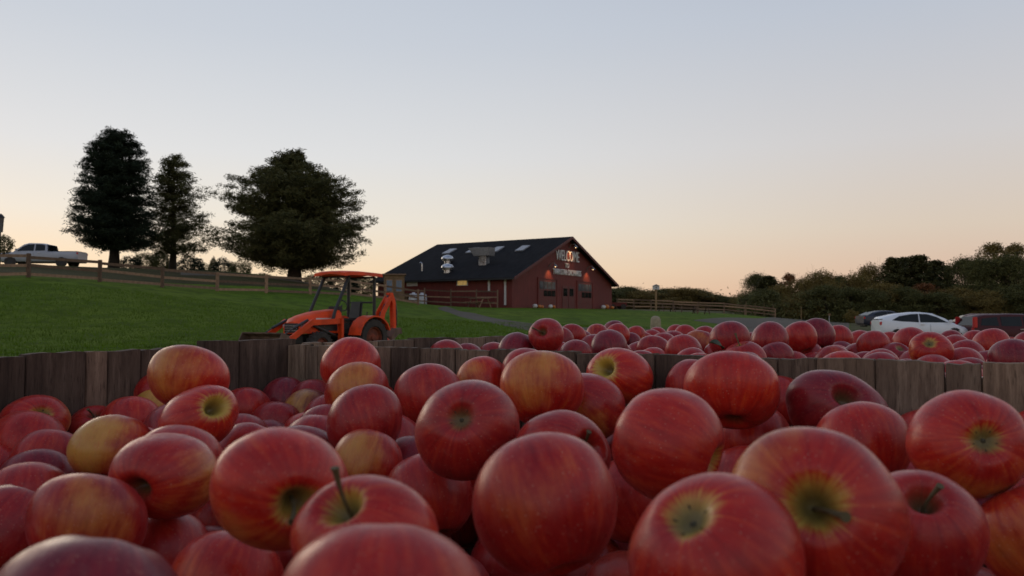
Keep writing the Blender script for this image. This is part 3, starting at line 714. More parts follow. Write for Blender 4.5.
# loose leaf lying among the apples of the middle crate
def leaf(px, py, t, s, lab, yaw=0):
    n = 8; b = MB(); up = []; lo = []
    for i in range(n+1):
        x = i/n; w = .28*math.sin(math.pi*x**.8)*(1-.2*x); z = .18*math.sin(x*3)
        up.append((x-.5, w, z+.08*w)); lo.append((x-.5, -w, z+.14)); 
    vs = up+lo+[(i/n-.5, 0, .18*math.sin(i/n*3)-.05) for i in range(n+1)]; m = n+1
    fs = [(i, i+1, 2*m+i+1, 2*m+i) for i in range(n)] + [(2*m+i, 2*m+i+1, m+i+1, m+i) for i in range(n)]
    b.add([Vector(v)*s for v in vs], fs); o = b.build('leaf', M['leaf'], smooth=True, label=lab, cat='leaf'); o.location = P(px, py, t); o.rotation_euler = (.9, .4, yaw)
    md = o.modifiers.new('solid', 'SOLIDIFY'); md.thickness = .0006
leaf(716, 346, 1.18, .028, 'dark curled leaf lying on the heap just behind the crate wall', .5)
leaf(133, 480, .50, .020, 'dry dark leaf scrap on the orange red apple with the open hollow', 2.6)

# ------------------------------------------------------------------ barn
th_ = math.atan2(.848, .53); Bc = Vector((0, 66, 1.5)); GW, BL = 19.4, 14.6
Wh, Rh = 2.75, 6.72                                   # eave and ridge height
barn = empty('barn', Bc, th_, label='long low red barn with dark shingled roof and WELCOME lettering', cat='barn')
# local: x along the gable front, y along the side wall away from the camera (left in the photo)
m = MB(); m.add([(0,0,-.6),(GW,0,-.6),(GW,0,Wh),(GW/2,0,Rh-.16),(0,0,Wh),(0,BL,-.6),(GW,BL,-.6),(GW,BL,Wh),(GW/2,BL,Rh-.16),(0,BL,Wh)],
      [(0,1,2,3,4),(9,8,7,6,5),(0,4,9,5),(1,6,7,2)])
m.build('wall', M['siding'], barn)
rt_ = .16; ov = .55; sl = (Rh-Wh)/(GW/2)
def roof_side(sgn):
    x0 = -ov if sgn < 0 else GW+ov; z0 = Wh - sl*ov; xm = GW/2
    m = MB(); m.add([(x0,-ov,z0),(xm,-ov,Rh),(xm,BL+ov,Rh),(x0,BL+ov,z0),(x0,-ov,z0-rt_),(xm,-ov,Rh-rt_),(xm,BL+ov,Rh-rt_),(x0,BL+ov,z0-rt_)],
      [(0,1,2,3),(7,6,5,4),(0,4,5,1),(2,6,7,3),(3,7,4,0)]); return m
# separate mesh frames so the shingle courses run along each slope
for sgn in (-1, 1):
    mm = roof_side(sgn); o = mm.build('roof', M['shingle'], barn)
for sgn in (-1, 1):
    x0 = -ov if sgn < 0 else GW+ov; z0 = Wh - sl*ov
    MB().add([(x0,-ov-.03,z0-rt_-.08),(GW/2,-ov-.03,Rh-rt_-.08),(GW/2,-ov-.03,Rh+.02),(x0,-ov-.03,z0+.02),(x0,-ov-.003,z0-rt_-.08),(GW/2,-ov-.003,Rh-rt_-.08),(GW/2,-ov-.003,Rh+.02),(x0,-ov-.003,z0+.02)],
      [(0,1,2,3),(7,6,5,4),(0,4,5,1),(3,2,6,7),(0,3,7,4)]).build('bargeboard', M['door_red'], barn)
MB().box(-ov-.12, -ov-.005, -ov, BL+ov, Wh-sl*ov-.16, Wh-sl*ov-.04).build('gutter', M['black'], barn)
bi = barn.matrix_basis.inverted() if False else (Matrix.Translation(Bc) @ Matrix.Rotation(th_, 4, 'Z')).inverted()
def hit(px, py, pt, nrm):              # sight line against a plane in barn space
    o_ = bi @ CAM; d = (bi @ P(px, py, 1.)) - o_; nrm = Vector(nrm); return o_ + d * ((Vector(pt)-o_).dot(nrm)/d.dot(nrm))
gab = lambda px, py: hit(px, py, (0,0,0), (0,1,0))
sid = lambda px, py: hit(px, py, (0,0,0), (1,0,0))
rfn = Vector((-sl, 0, 1)).normalized(); rof = lambda px, py: hit(px, py, (0,0,Wh), rfn)
for (pa, pb) in ((538, 556), (577, 592)):
    xa, xb = gab(pa, 300).x, gab(pb, 300).x; zt = 2.62
    d = MB().box(xa, xb, -.05, .02, -.2, zt).build('garage_door', M['door_red'], barn)
    MB().box(xa-.12, xa-.003, -.09, .02, -.2, zt+.12).box(xb+.003, xb+.12, -.09, .02, -.2, zt+.12).box(xa-.003, xb+.003, -.09, .02, zt+.003, zt+.12).build('door_frame', M['siding'], d)
    for r_ in range(4): MB().box(xa+.06, xb-.06, -.07, -.052, r_*.64, r_*.64+.03).build('panel_rib', M['door_red'], d)
    w_ = (xb-xa-.5)/4
    for rr_, (z0, z1, mt) in enumerate(((1.75, 2.4, 'pane'), (1.12, 1.62, 'glass'))):
        for c_ in range(4):
            if mt == 'glass' and c_ == 0: continue
            MB().box(xa+.2+c_*(w_+.03), xa+.2+c_*(w_+.03)+w_-.05, -.072, -.055, z0, z1).build('window', M[mt], d)
# middle double door
xa, xb = gab(562, 300).x, gab(574, 300).x
for a_, b_ in ((xa, (xa+xb)/2-.02), ((xa+xb)/2+.02, xb)):
    d = MB().box(a_, b_, -.04, .02, -.2, 2.15).build('door', M['door_red'], barn, bevel=.01)
    MB().box(a_+.2, b_-.2, -.052, -.042, 1.2, 1.9).build('window', M['glass'], d)
def text(s_, px, py, h, zc, xc, wid):
    cu = bpy.data.curves.new('t', 'FONT'); cu.body = s_; cu.align_x = 'CENTER'; cu.align_y = 'CENTER'; cu.size = 1; cu.extrude = .04; cu.offset = -.004
    t = bpy.data.objects.new('t', cu); col.objects.link(t); bpy.context.view_layer.update()
    me = bpy.data.meshes.new_from_object(t.evaluated_get(bpy.context.evaluated_depsgraph_get())); bpy.data.objects.remove(t)
    V = np.empty(len(me.vertices)*3, np.float32); me.vertices.foreach_get('co', V); V = V.reshape(-1, 3)
    lo_, hi_ = V.min(0), V.max(0); V[:, 0] = (V[:, 0]-(lo_[0]+hi_[0])/2)*wid/(hi_[0]-lo_[0]); V[:, 1] = (V[:, 1]-(lo_[1]+hi_[1])/2)*h/(hi_[1]-lo_[1])
    Q = np.stack([xc+V[:, 0], -.05-V[:, 2], zc+V[:, 1]], -1); me.vertices.foreach_set('co', Q.astype(np.float32).ravel()); me.materials.clear(); me.materials.append(M['letter']); me.update()
    o = bpy.data.objects.new('lettering', me); col.objects.link(o); o.parent = barn; return o
M['letter'] = simple('white_letters', (.78, .77, .74), .6, scale=2, var=.05)
a_, b_ = gab(555.5, 256), gab(578.5, 256); text('WELCOME', 0, 0, .98, (a_.z+b_.z)/2, (a_.x+b_.x)/2, b_.x-a_.x)['label'] = 'white letters reading WELCOME'
c_ = gab(566.5, 265.5); text('TO', 0, 0, .42, c_.z, c_.x, .75)['label'] = 'white letters reading TO'
a_, b_ = gab(552.5, 272), gab(580.5, 273); text('TWIN STAR ORCHARDS', 0, 0, .52, (a_.z+b_.z)/2, (a_.x+b_.x)/2, b_.x-a_.x)['label'] = 'white letters reading TWIN STAR ORCHARDS'
for (px, py) in ((569, 247), (548.5, 266), (586.5, 269)):
    c_ = gab(px, py); l = MB().tube([(c_.x, 0, c_.z-.1), (c_.x, -.25, c_.z+.25), (c_.x, -.6, c_.z+.25), (c_.x, -.7, c_.z+.08)], .03, 8).lathe([(.06, .12), (.10, .08), (.20, -.06), (.21, -.08)], 16, 'z', (c_.x, -.7, c_.z)).build('wall_lamp', M['steel'], barn, smooth=True)
    MB().lathe([(.001, -.12), (.06, -.1), (.05, -.03)], 12, 'z', (c_.x, -.7, c_.z)).build('bulb', M['bulb'], l)
    ld = bpy.data.lights.new('lamp_light', 'SPOT'); ld.energy = 70; ld.color = (1, .50, .20); ld.spot_size = R(88); ld.spot_blend = .8; ld.shadow_soft_size = .08
    lo_ = bpy.data.objects.new('lamp_light', ld); col.objects.link(lo_); lo_.parent = barn; lo_.location = (c_.x, -.62, c_.z-.14); lo_.rotation_euler = (R(30), 0, 0)
def on_roof(b, p):                     # tilt local box mesh onto the roof slope
    ang = math.atan(sl); o_ = b; o_.location = p; o_.rotation_euler = (0, -ang, 0); return o_
for px, py in ((449.5, 252), (473, 251), (497, 250), (522.6, 249)):
    on_roof(MB().box(-.75, .75, -.42, .42, .0, .12).build('skylight', M['skylight'], barn, bevel=.02), rof(px, py))
for px, py in ((447.5, 263), (447.5, 272)):
    p = rof(px, py)
    o = MB().lathe([(.32, -.3), (.32, .22), (.46, .24), (.48, .42), (.60, .46), (.58, .62), (.42, .80), (.15, .9), (.001, .92)], 20).build('exhaust_fan', M['chrome'], barn, smooth=True); o.location = p; o.scale = (.95, .95, .82)
p = rof(484, 264); o = MB().box(-.30, .30, -.40, .40, -.2, .7).build('duct', M['chrome'], barn, bevel=.03); o.location = p
o2 = MB().add([(-.5,-.75,.7),(.6,-.75,.7),(.6,.75,.7),(-.5,.75,.7),(-.5,-.8,1.45),(.6,-.8,1.45),(.6,1.4,1.45),(-.5,1.4,1.45)], [(0,3,2,1),(4,5,6,7),(0,1,5,4),(1,2,6,5),(2,3,7,6),(3,0,4,7)]).build('duct_hood', M['steel'], barn, bevel=.02); o2.location = p
p = rof(422, 271); o = MB().tube([(0,0,-.1),(0,0,.55),(0,.02,.7),(0,.15,.78),(0,.25,.7)], .07, 10).build('vent_pipe', M['chrome'], barn, smooth=True); o.location = p
def side_box(name, pa, pb, ya_, yb_, mat, d=.04, par=None):
    a_, b_ = sid(pa, ya_), sid(pb, yb_); return MB().box(-d, -.003, min(a_.y, b_.y), max(a_.y, b_.y), min(a_.z, b_.z), max(a_.z, b_.z)).build(name, M[mat], par or barn)
w = side_box('window', 457, 468, 279.5, 285.5, 'offwhite', .04); side_box('pane', 458, 467, 280, 285, 'lit_glass', .055, w)
side_box('signboard', 407, 417.5, 280, 286, 'offwhite', .05)
side_box('downspout', 488.6, 490.2, 277.5, 292, 'offwhite', .1); side_box('downspout', 504.8, 506.4, 277, 305, 'offwhite', .1)

# tan lean-to with blue windows by the barn's left end
sh = empty('shed', (X(394, 63), 63, Z(303, 63)-.4), R(8), label='small tan shed with blue tinted windows at the left end of the barn', cat='shed')
w_ = 20.5/800*63/2; hz = (303-275)/800*63+.4
MB().box(-w_, w_, 0, 2.2, 0, hz).build('wall', M['tan_wood'], sh)
MB().box(-w_-.12, w_+.12, -.15, 2.35, hz+.003, hz+.10).build('roof', M['rail'], sh)
for x_ in (-w_+.18, .12):
    f_ = MB().box(x_, x_+.52, -.04, -.003, hz-1.35, hz-.35).build('window', M['rail'], sh); MB().box(x_+.05, x_+.47, -.055, -.043, hz-1.28, hz-.42).build('pane', M['blue_pane'], f_)

# ------------------------------------------------------------------ fences
def fence(pts, ph, rails, label, group=None, pw=.14, rw=.14, mat='rail'):
    root = empty('fence', pts[0], 0, label=label, cat='fence', group=group); o0 = Vector(pts[0])
    for i, p in enumerate(pts):
        q = Vector(p)-o0; h = ph*random.uniform(.97, 1.04); dx = random.uniform(-.03, .03)
        MB().bar(q+Vector((0, 0, -.3)), q+Vector((dx, 0, h)), pw, pw).build('post', M[mat], root, bevel=.015)
        if i:
            a = Vector(pts[i-1])-o0
            for r_ in rails: MB().bar(a+Vector((0, 0, r_+random.uniform(-.04, .04))), q+Vector((0, 0, r_+random.uniform(-.04, .04))), .045, rw).build('rail', M[mat], root)
    return root
pts = []
for i in range(-3, 9):
    x_, y_ = -23+2.*i, 38+2.7*i; pts.append((x_, y_, H(x_, y_)))
fence(pts, 1.12, (.14, .56, .98), 'split rail fence climbing along the lawn from the left edge towards the barn', pw=.16)
g0 = [sid(p_, 303) for p_ in (410, 436, 462, 487, 508)]; pts = []
Mb = bi.inverted()
for p_ in g0:
    q = Mb @ Vector((-1.6, p_.y, 0)); pts.append((q.x, q.y, H(q.x, q.y)))
fence(pts, 1.5, (.35, .82, 1.3), 'three rail fence along the long side wall of the red barn', pw=.11, rw=.10)
pts = [tuple(HP(px, Y)) for px, Y in ((617, 88), (634, 89), (651, 90), (673, 91), (698, 92), (724, 94), (745, 96), (775, 97))]
fence(pts, 1.25, (.45, .85, 1.15), 'brown rail fence between the barn and the right tree line', pw=.12)
for k, (px, Y) in enumerate(((746, 92), (755, 92), (764, 91), (773, 92), (801, 93))):
    p = HP(px, Y); o = MB().tube([(0, 0, -.2), (0, 0, 1.0), (.02, 0, 1.55)], [.04, .035, .03], 8).build('post', M['tan_wood'], smooth=True, label=['leftmost', 'second', 'third', 'fourth', 'rightmost'][k]+' of the five thin pale posts in front of the right tree line', cat='post', group='thin pale posts on the lawn edge'); o.location = p
# nest box on a tall pole
p = HP(656, 86); r_ = empty('nest_box', p, 0, label='tall wooden pole carrying a pale box, standing by the brown rail fence', cat='nest box')
ht = Z(285, 86)-p.z; MB().tube([(0, 0, -.2), (0, 0, ht-.5)], .10, 8).build('pole', M['tan_wood'], r_)
b_ = MB().box(-.33, .33, -.28, .28, ht-.497, ht-.12).build('box', M['offwhite'], r_, bevel=.02); MB().prism([(-.42, ht-.117), (.42, ht-.117), (0, ht+.08)], -.34, .34).build('roof', M['steel'], r_)
MB().lathe([(.07, 0), (.07, .01)], 12, 'y', (0, -.292, ht-.3)).build('hole', M['black'], b_)
# tan round topped post on the lawn behind the crates
p = HP(655.5, 30); h_ = Z(316, 30)-p.z
o = MB().lathe([(.19, -.1), (.20, h_*.5), (.19, h_*.85), (.15, h_*.95), (.07, h_), (.001, h_+.01)], 20).build('bollard', M['sand'], smooth=True, label='short tan round topped post standing on the lawn right behind the apples', cat='bollard'); o.location = p
# picnic tables
def picnic(p, rz, label, mat='plank_brown'):
    r_ = empty('picnic_table', p, rz, label=label, cat='picnic table', group='picnic tables')
    for k in range(4): MB().box(-.9, .9, -.37+k*.19, -.37+k*.19+.17, .72, .76).build('board', M[mat], r_)
    for s_ in (-1, 1): MB().box(-.9, .9, s_*.72-.13, s_*.72+.13, .42, .46).build('seat', M[mat], r_)
    for x_ in (-.65, .65):
        MB().bar((x_, -.25, .715), (x_, -.68, 0), .09, .05).build('leg', M[mat], r_); MB().bar((x_, .25, .715), (x_, .68, 0), .09, .05).build('leg', M[mat], r_)
        MB().box(x_+.03, x_+.07, -.8, .8, .36, .415).build('cross_bar', M[mat], r_)
picnic(HP(667, 84), .2, 'dark picnic table just right of the pole with the pale box')
picnic(HP(688, 82), -.2, 'dark picnic table, left one of the pair farther right of the pale box')
picnic(HP(701, 82), .15, 'dark picnic table, right one of the pair farther right of the pale box')
q = Mb @ Vector((-2.6, sid(497, 303).y, 0)); picnic((q.x, q.y, H(q.x, q.y)), th_+1.4, 'weathered picnic table beside the red barn wall at its corner', 'rail')
# white tanks and tan box at the barn side
for k, px in enumerate((420, 428.5)):
    q = Mb @ Vector((-.9, sid(px, 300).y, 0)); z = H(q.x, q.y)
    o = MB().lathe([(.40, 0), (.42, .05), (.42, .9), (.36, 1.02), (.15, 1.08), (.14, 1.16), (.001, 1.17)], 20).build('tank', M['white'], smooth=True, label=['left', 'right'][k]+' one of the two white tanks standing by the barn side wall', cat='tank', group='white tanks'); o.location = (q.x, q.y, z)
q = Mb @ Vector((-.8, sid(412.5, 300).y, 0)); b_ = MB().box(-.25, .25, -.25, .25, 0, 1.0).box(-.29, .29, -.29, .29, 1.003, 1.06).build('wooden_box', M['tan_wood'], bevel=.02, label='tan upright wooden box left of the two white tanks', cat='box'); b_.location = (q.x, q.y, H(q.x, q.y)); b_.rotation_euler.z = th_
# pumpkins and pots at the barn front
def pumpkin(px, off, s, label, mat='pumpkin'):
    s *= .72
    c_ = gab(px, 308); q = Mb @ Vector((c_.x, -off, 0)); b = MB(); n = 24; prof = []
    for i in range(9):
        t = math.pi*i/8; ring = []
        for k in range(n):
            a = 2*math.pi*k/n; r_ = math.sin(t)*(1-.09*abs(math.cos(a*4)))+.0005; ring.append((s*r_*math.cos(a), s*r_*math.sin(a), s*.78*(1-math.cos(t))))
        prof.append(ring)
    b.loft(prof); o = b.build('pumpkin', M[mat], smooth=True, label=label, cat='pumpkin', group='pumpkins along the barn front'); o.location = (q.x, q.y, H(q.x, q.y)); MB().tube([(0, 0, s*1.4), (.02, 0, s*1.9)], [s*.14, s*.09], 6).build('stalk', M['stem'], o)
pumpkin(529, .6, .32, 'pale pumpkin leftmost along the barn front', 'offwhite'); pumpkin(532.5, .7, .26, 'orange pumpkin beside the pale one at the barn front')
pumpkin(536, .6, .24, 'orange pumpkin nearest to the left garage door frame'); pumpkin(541.5, .9, .30, 'pale pumpkin before the left garage door', 'offwhite'); pumpkin(545, .9, .24, 'orange pumpkin before the left garage door')
pumpkin(597, .7, .36, 'pale pumpkin right of the right garage door', 'offwhite'); pumpkin(601, .6, .42, 'large orange pumpkin right of the right garage door'); pumpkin(605, .8, .3, 'small orange pumpkin near the right barn corner')
# low cart
q = Vector((X(616, 84), 84, 0)); q.z = H(q.x, q.y); r_ = empty('cart', q, .2, label='low dark red farm cart parked off the right barn corner', cat='cart')
MB().box(-1., 1., -.6, .6, .32, .72).build('tray', M['darkred'], r_, bevel=.03); MB().tube([(-1., 0, .4), (-1.6, 0, .3)], .03, 6).build('drawbar', M['black'], r_)
for x_ in (-.6, .6):
    for y_ in (-.68, .6): MB().lathe([(.28, 0), (.28, .09)], 16, 'y', (x_, y_, .28)).build('wheel', M['rubber'], r_)

# ------------------------------------------------------------------ vehicles
def tyre_wheel(root, x, y, r, w, side, rim='steel', nb=5):
    t = MB().lathe([(r*.62, -w/2), (r*.93, -w/2), (r, -w/2*.7), (r, w/2*.7), (r*.93, w/2), (r*.62, w/2), (r*.60, w/2*.5), (r*.60, -w/2*.5), (r*.62, -w/2)], 28, 'y').build('wheel', M['rubber'], root, smooth=True); t.location = (x, y, r)
    m = MB().lathe([(r*.60, side*w*.15), (r*.58, side*w*.40), (r*.54, side*w*.40), (r*.50, side*w*.22), (r*.18, side*w*.30), (r*.15, side*w*.42), (.001, side*w*.42)], 24, 'y'); m.build('rim', M[rim], t, smooth=True)
    return t
def interp(L, x): return float(np.interp(x, [a for a, _ in L], [b for _, b in L]))
def car(name, root, L, hw, belt, roof, zb, wheels, wr, paint, cab0, cab1, windows, shield, rearw, bed=None):
    xs = np.linspace(-L/2, L/2, 45); rings = []
    for x in xs:
        e = min(1, (L/2-abs(x))/.35); w = hw*(.80+.20*math.sqrt(max(0, 1-(1-e)**2))); zt = interp(belt, x); z0 = zb+(.12*(1-e) if e < 1 else 0)
        rings.append([(x, -w*.90, z0), (x, -w*.985, z0+.12), (x, -w, z0+(zt-z0)*.45), (x, -w*.985, z0+(zt-z0)*.75), (x, -w*.94, zt-.035), (x, -w*.86, zt), (x, 0, zt+.025),
                      (x, w*.86, zt), (x, w*.94, zt-.035), (x, w*.985, z0+(zt-z0)*.75), (x, w, z0+(zt-z0)*.45), (x, w*.985, z0+.12), (x, w*.90, z0)])
    body = MB().loft(rings).build('body', M[paint], root, smooth=True)
    xs = np.linspace(cab0, cab1, 31); rings = []
    def wid(x, z):
        zt, zr = interp(belt, x)-.03, interp(roof, x); t = 0 if zr <= zt else min(1, max(0, (z-zt)/(max(r[1] for r in roof)-zt))); return hw*(.93-.20*t)
    for x in xs:
        zt, zr = interp(belt, x)-.03, interp(roof, x); w1 = wid(x, zr)
        rings.append([(x, -hw*.93, zt), (x, -w1, zr-.05), (x, -w1*.88, zr), (x, 0, zr+.02), (x, w1*.88, zr), (x, w1, zr-.05), (x, hw*.93, zt)])
    cab = MB().loft(rings).build('roof', M[paint], root, smooth=True)
    for s_ in (-1, 1):
        for poly in windows:
            pl = [(x, s_*(wid(x, z)+.006), z) for x, z in poly]; n = len(pl); pin = [(x, y-s_*.03, z) for x, y, z in pl]
            MB().add(pl+pin, [tuple(range(n)), tuple(range(2*n-1, n-1, -1))]+[(i, (i+1) % n, (i+1) % n+n, i+n) for i in range(n)]).build('window', M['glass'], root)
    for nm, pane in (('windscreen', shield), ('rear_window', rearw)):
        if not pane: continue
        (x0, z0), (x1, z1) = pane; w0, w1 = hw*.80, hw*.66; nrm = Vector((z1-z0, 0, x0-x1)).normalized()*.02
        if nrm.z < 0: nrm = -nrm
        vs = [Vector((x0, -w0, z0)), Vector((x0, w0, z0)), Vector((x1, w1, z1)), Vector((x1, -w1, z1))]
        MB().add([v+nrm for v in vs]+[v-nrm for v in vs], [(0,1,2,3),(7,6,5,4),(0,4,5,1),(1,5,6,2),(2,6,7,3),(3,7,4,0)]).build(nm, M['glass'], root)
    for x in wheels:
        for s_ in (-1, 1):
            o = MB().lathe([(wr*1.16, 0), (wr*1.16, .03)], 28, 'y', (x, s_*(hw-.02)-.015, wr)).build('wheel_arch', M['black'], root)
            tyre_wheel(root, x, s_*(hw-.10), wr, .22, s_, 'hub')
    for s_ in (-1, 1):
        MB().box(L/2-.30, L/2-.06, s_*hw*.72-.14, s_*hw*.72+.14, interp(belt, L/2)-.22, interp(belt, L/2)-.06).build('headlight', M['head_lamp'], root, bevel=.03)
        MB().box(-L/2-.012, -L/2+.16, s_*hw*.80-.07, s_*hw*.80+.07, interp(belt, -L/2)-.24, interp(belt, -L/2)-.04).build('tail_light', M['red_lamp'], root, bevel=.03)
        mx = shield[0][0]-.30; MB().box(mx-.08, mx+.10, s_*(hw+.09)-.07, s_*(hw+.09)+.07, shield[0][1]+.02, shield[0][1]+.17).build('mirror', M[paint], root, bevel=.03)
    MB().box(-L/2+.05, L/2-.05, -hw*.8, hw*.8, zb-.06, zb+.02).build('underbody', M['black'], root)
    MB().box(L/2-.10, L/2+.01, -hw*.55, hw*.55, zb+.14, zb+.34).build('grille', M['black'], root, bevel=.02)
    for s_ in (-1, 1):
        for x in (wheels[0]*.0-.25+.1, ): MB().box(x-.11, x+.11, s_*(hw+.012)-.012, s_*(hw+.012)+.012, interp(belt, x)-.13, interp(belt, x)-.10).build('door_handle', M['chrome'], root)
        MB().box(.25, .258, s_*(hw+.001)-.004, s_*(hw+.001)+.004, zb+.12, interp(belt, .25)-.08).build('door_seam', M['black'], root)
    return root
# pickup truck on the hill: faces left in the photo
tx, ty = X(42.5, 65), 65; tr = empty('pickup_truck', (tx, ty, H(tx, ty)-.16), math.pi+.03, label='white crew cab pickup truck parked on the hill at the left', cat='truck')
car('t', tr, 6.3, .98, [(-3.15, 1.22), (.05, 1.22), (.1, 1.22), (1.9, 1.20), (2.7, 1.14), (3.15, 1.02)], [(-.78, 1.25), (-.66, 1.80), (-.3, 1.90), (.8, 1.92), (1.15, 1.84), (1.9, 1.24)],
    .42, (-1.95, 2.1), .40, 'truck_paint', -.78, 1.9, [[(-.60, 1.30), (-.55, 1.74), (-.30, 1.80), (.18, 1.82), (.18, 1.27)], [(.30, 1.27), (.30, 1.82), (.80, 1.80), (1.20, 1.62), (1.60, 1.27)]],
    ((1.86, 1.27), (1.14, 1.82)), ((-.80, 1.30), (-.72, 1.78)))
MB().box(-3.07, -.88, -.80, .80, 1.255, 1.262).build('truck_bed', M['black'], tr); MB().box(-3.28, -3.16, -.9, .9, .45, .60).build('bumper', M['chrome'], tr, bevel=.03)
# white hatchback (faces right)
cxp, cyp = X(918.5, 42.8), 42.8; cr = empty('parked_car', (cxp, cyp, Z(340.5, 42.5)), -.10, label='white hatchback parked in profile behind the apples at the right', cat='car')
car('c', cr, 4.46, .87, [(-2.23, 1.05), (-1.9, 1.08), (-1.2, 1.02), (0, .96), (.9, .93), (1.5, .88), (2.0, .72), (2.23, .55)], [(-2.16, 1.10), (-2.0, 1.24), (-1.3, 1.41), (-.5, 1.49), (.0, 1.49), (.45, 1.43), (1.0, 1.2), (1.55, .89)],
    .22, (-1.42, 1.45), .32, 'white', -2.12, 1.55, [[(-1.66, 1.08), (-1.25, 1.30), (-.66, 1.40), (-.30, 1.415), (-.30, .97), (-1.2, 1.02)], [(-.24, .97), (-.24, 1.415), (.16, 1.40), (.62, 1.25), (1.16, .96)]],
    ((1.50, .93), (.50, 1.42)), ((-2.14, 1.12), (-1.35, 1.36)))
# slate sedan behind
x_, y_ = X(884, 70), 70; c2 = empty('parked_car', (x_, y_, Z(327.5, 70)), .12, label='dark slate car parked behind the white hatchback by the trees', cat='car')
car('c', c2, 4.6, .9, [(-2.3, 1.0), (-1.7, 1.02), (0, .98), (1.2, .94), (2.0, .82), (2.3, .62)], [(-1.95, 1.04), (-1.4, 1.30), (-.6, 1.46), (.2, 1.46), (.6, 1.36), (1.2, .96)],
    .24, (-1.4, 1.4), .34, 'slate', -1.95, 1.2, [[(-1.5, 1.06), (-1.2, 1.26), (-.62, 1.36), (-.22, 1.38), (-.22, 1.03)], [(-.12, 1.02), (-.12, 1.38), (.22, 1.36), (.52, 1.24), (.85, 1.0)]],
    ((1.16, .98), (.58, 1.37)), ((-1.97, 1.06), (-1.38, 1.32)))
# dark red wagon half hidden
x_, y_ = X(972, 52), 52; c3 = empty('parked_car', (x_, y_, Z(337, 52)), math.pi-.35, label='dark red car half hidden between the white hatchback and the maroon minivan', cat='car')
car('c', c3, 4.4, .9, [(-2.2, 1.0), (0, .98), (1.0, .96), (1.9, .84), (2.2, .62)], [(-2.1, 1.02), (-1.9, 1.38), (-1., 1.5), (.1, 1.5), (.5, 1.40), (1.15, .98)],
    .24, (-1.3, 1.35), .33, 'darkred', -2.1, 1.15, [[(-1.8, 1.06), (-1.7, 1.34), (-1.0, 1.38), (-.95, 1.02)], [(-.85, 1.02), (-.85, 1.40), (.1, 1.40), (.5, 1.28), (.8, 1.01)]],
    ((1.12, 1.0), (.52, 1.39)), ((-2.12, 1.08), (-1.92, 1.36)))
# maroon minivan (faces right, rear lamp at left)
x_, y_ = X(1014, 42), 42; c4 = empty('minivan', (x_, y_, Z(347, 42)), -.06, label='maroon minivan with tall red tail lamp cut by the right frame edge', cat='minivan')
car('c', c4, 5.1, .98, [(-2.55, 1.08), (0, 1.06), (1.3, 1.04), (2.1, .95), (2.55, .72)], [(-2.5, 1.12), (-2.3, 1.60), (-1.9, 1.70), (-.5, 1.74), (.5, 1.72), (.95, 1.62), (1.9, 1.06)],
    .24, (-1.5, 1.5), .34, 'maroon', -2.5, 1.9, [[(-2.15, 1.14), (-2.05, 1.50), (-1.3, 1.58), (-1.25, 1.12)], [(-1.12, 1.12), (-1.12, 1.59), (-.1, 1.60), (-.1, 1.10)], [(0, 1.10), (0, 1.60), (.75, 1.58), (1.45, 1.08)]],
    ((1.88, 1.10), (1.0, 1.60)), ((-2.52, 1.14), (-2.32, 1.58)))
for s_ in (-1, 1): MB().box(-2.57, -2.34, s_*.90-.06, s_*.90+.05, 1.02, 1.58).build('tail_light', M['red_lamp'], c4, bevel=.03)

# ------------------------------------------------------------------ backhoe tractor
T0 = Vector((X(336, 21.3), 21.3, 0)); T0.z = H(T0.x, T0.y)+.0
tr = empty('tractor', T0, math.pi+R(55), label='orange compact tractor with canopy, front loader and rear backhoe on the lawn', cat='tractor')
# local: +x forward, +y left (towards the camera), z up
for x_, r_, w_, yy in ((1.05, .34, .24, .55), (-.62, .50, .36, .66)):
    for s_ in (-1, 1):
        t = tyre_wheel(tr, x_, s_*yy, r_, w_, s_, 'rim_orange'); lg = MB()
        for k in range(18):
            a = 2*math.pi*k/18
            for q_, so in ((-1, 0), (1, .17)):
                c0 = Vector((math.cos(a+so)*r_*1.0, q_*w_*.05, math.sin(a+so)*r_*1.0)); c1 = Vector((math.cos(a+so+.16)*r_*1.0, q_*w_*.46, math.sin(a+so+.16)*r_*1.0)); lg.bar(c0, c1, .035, .045)
        lg.build('tread', M['rubber'], t)
MB().box(-.9, 1.25, -.18, .18, .38, .62).box(-.85, -.2, -.3, .3, .35, .75).build('chassis', M['black'], tr, bevel=.02)
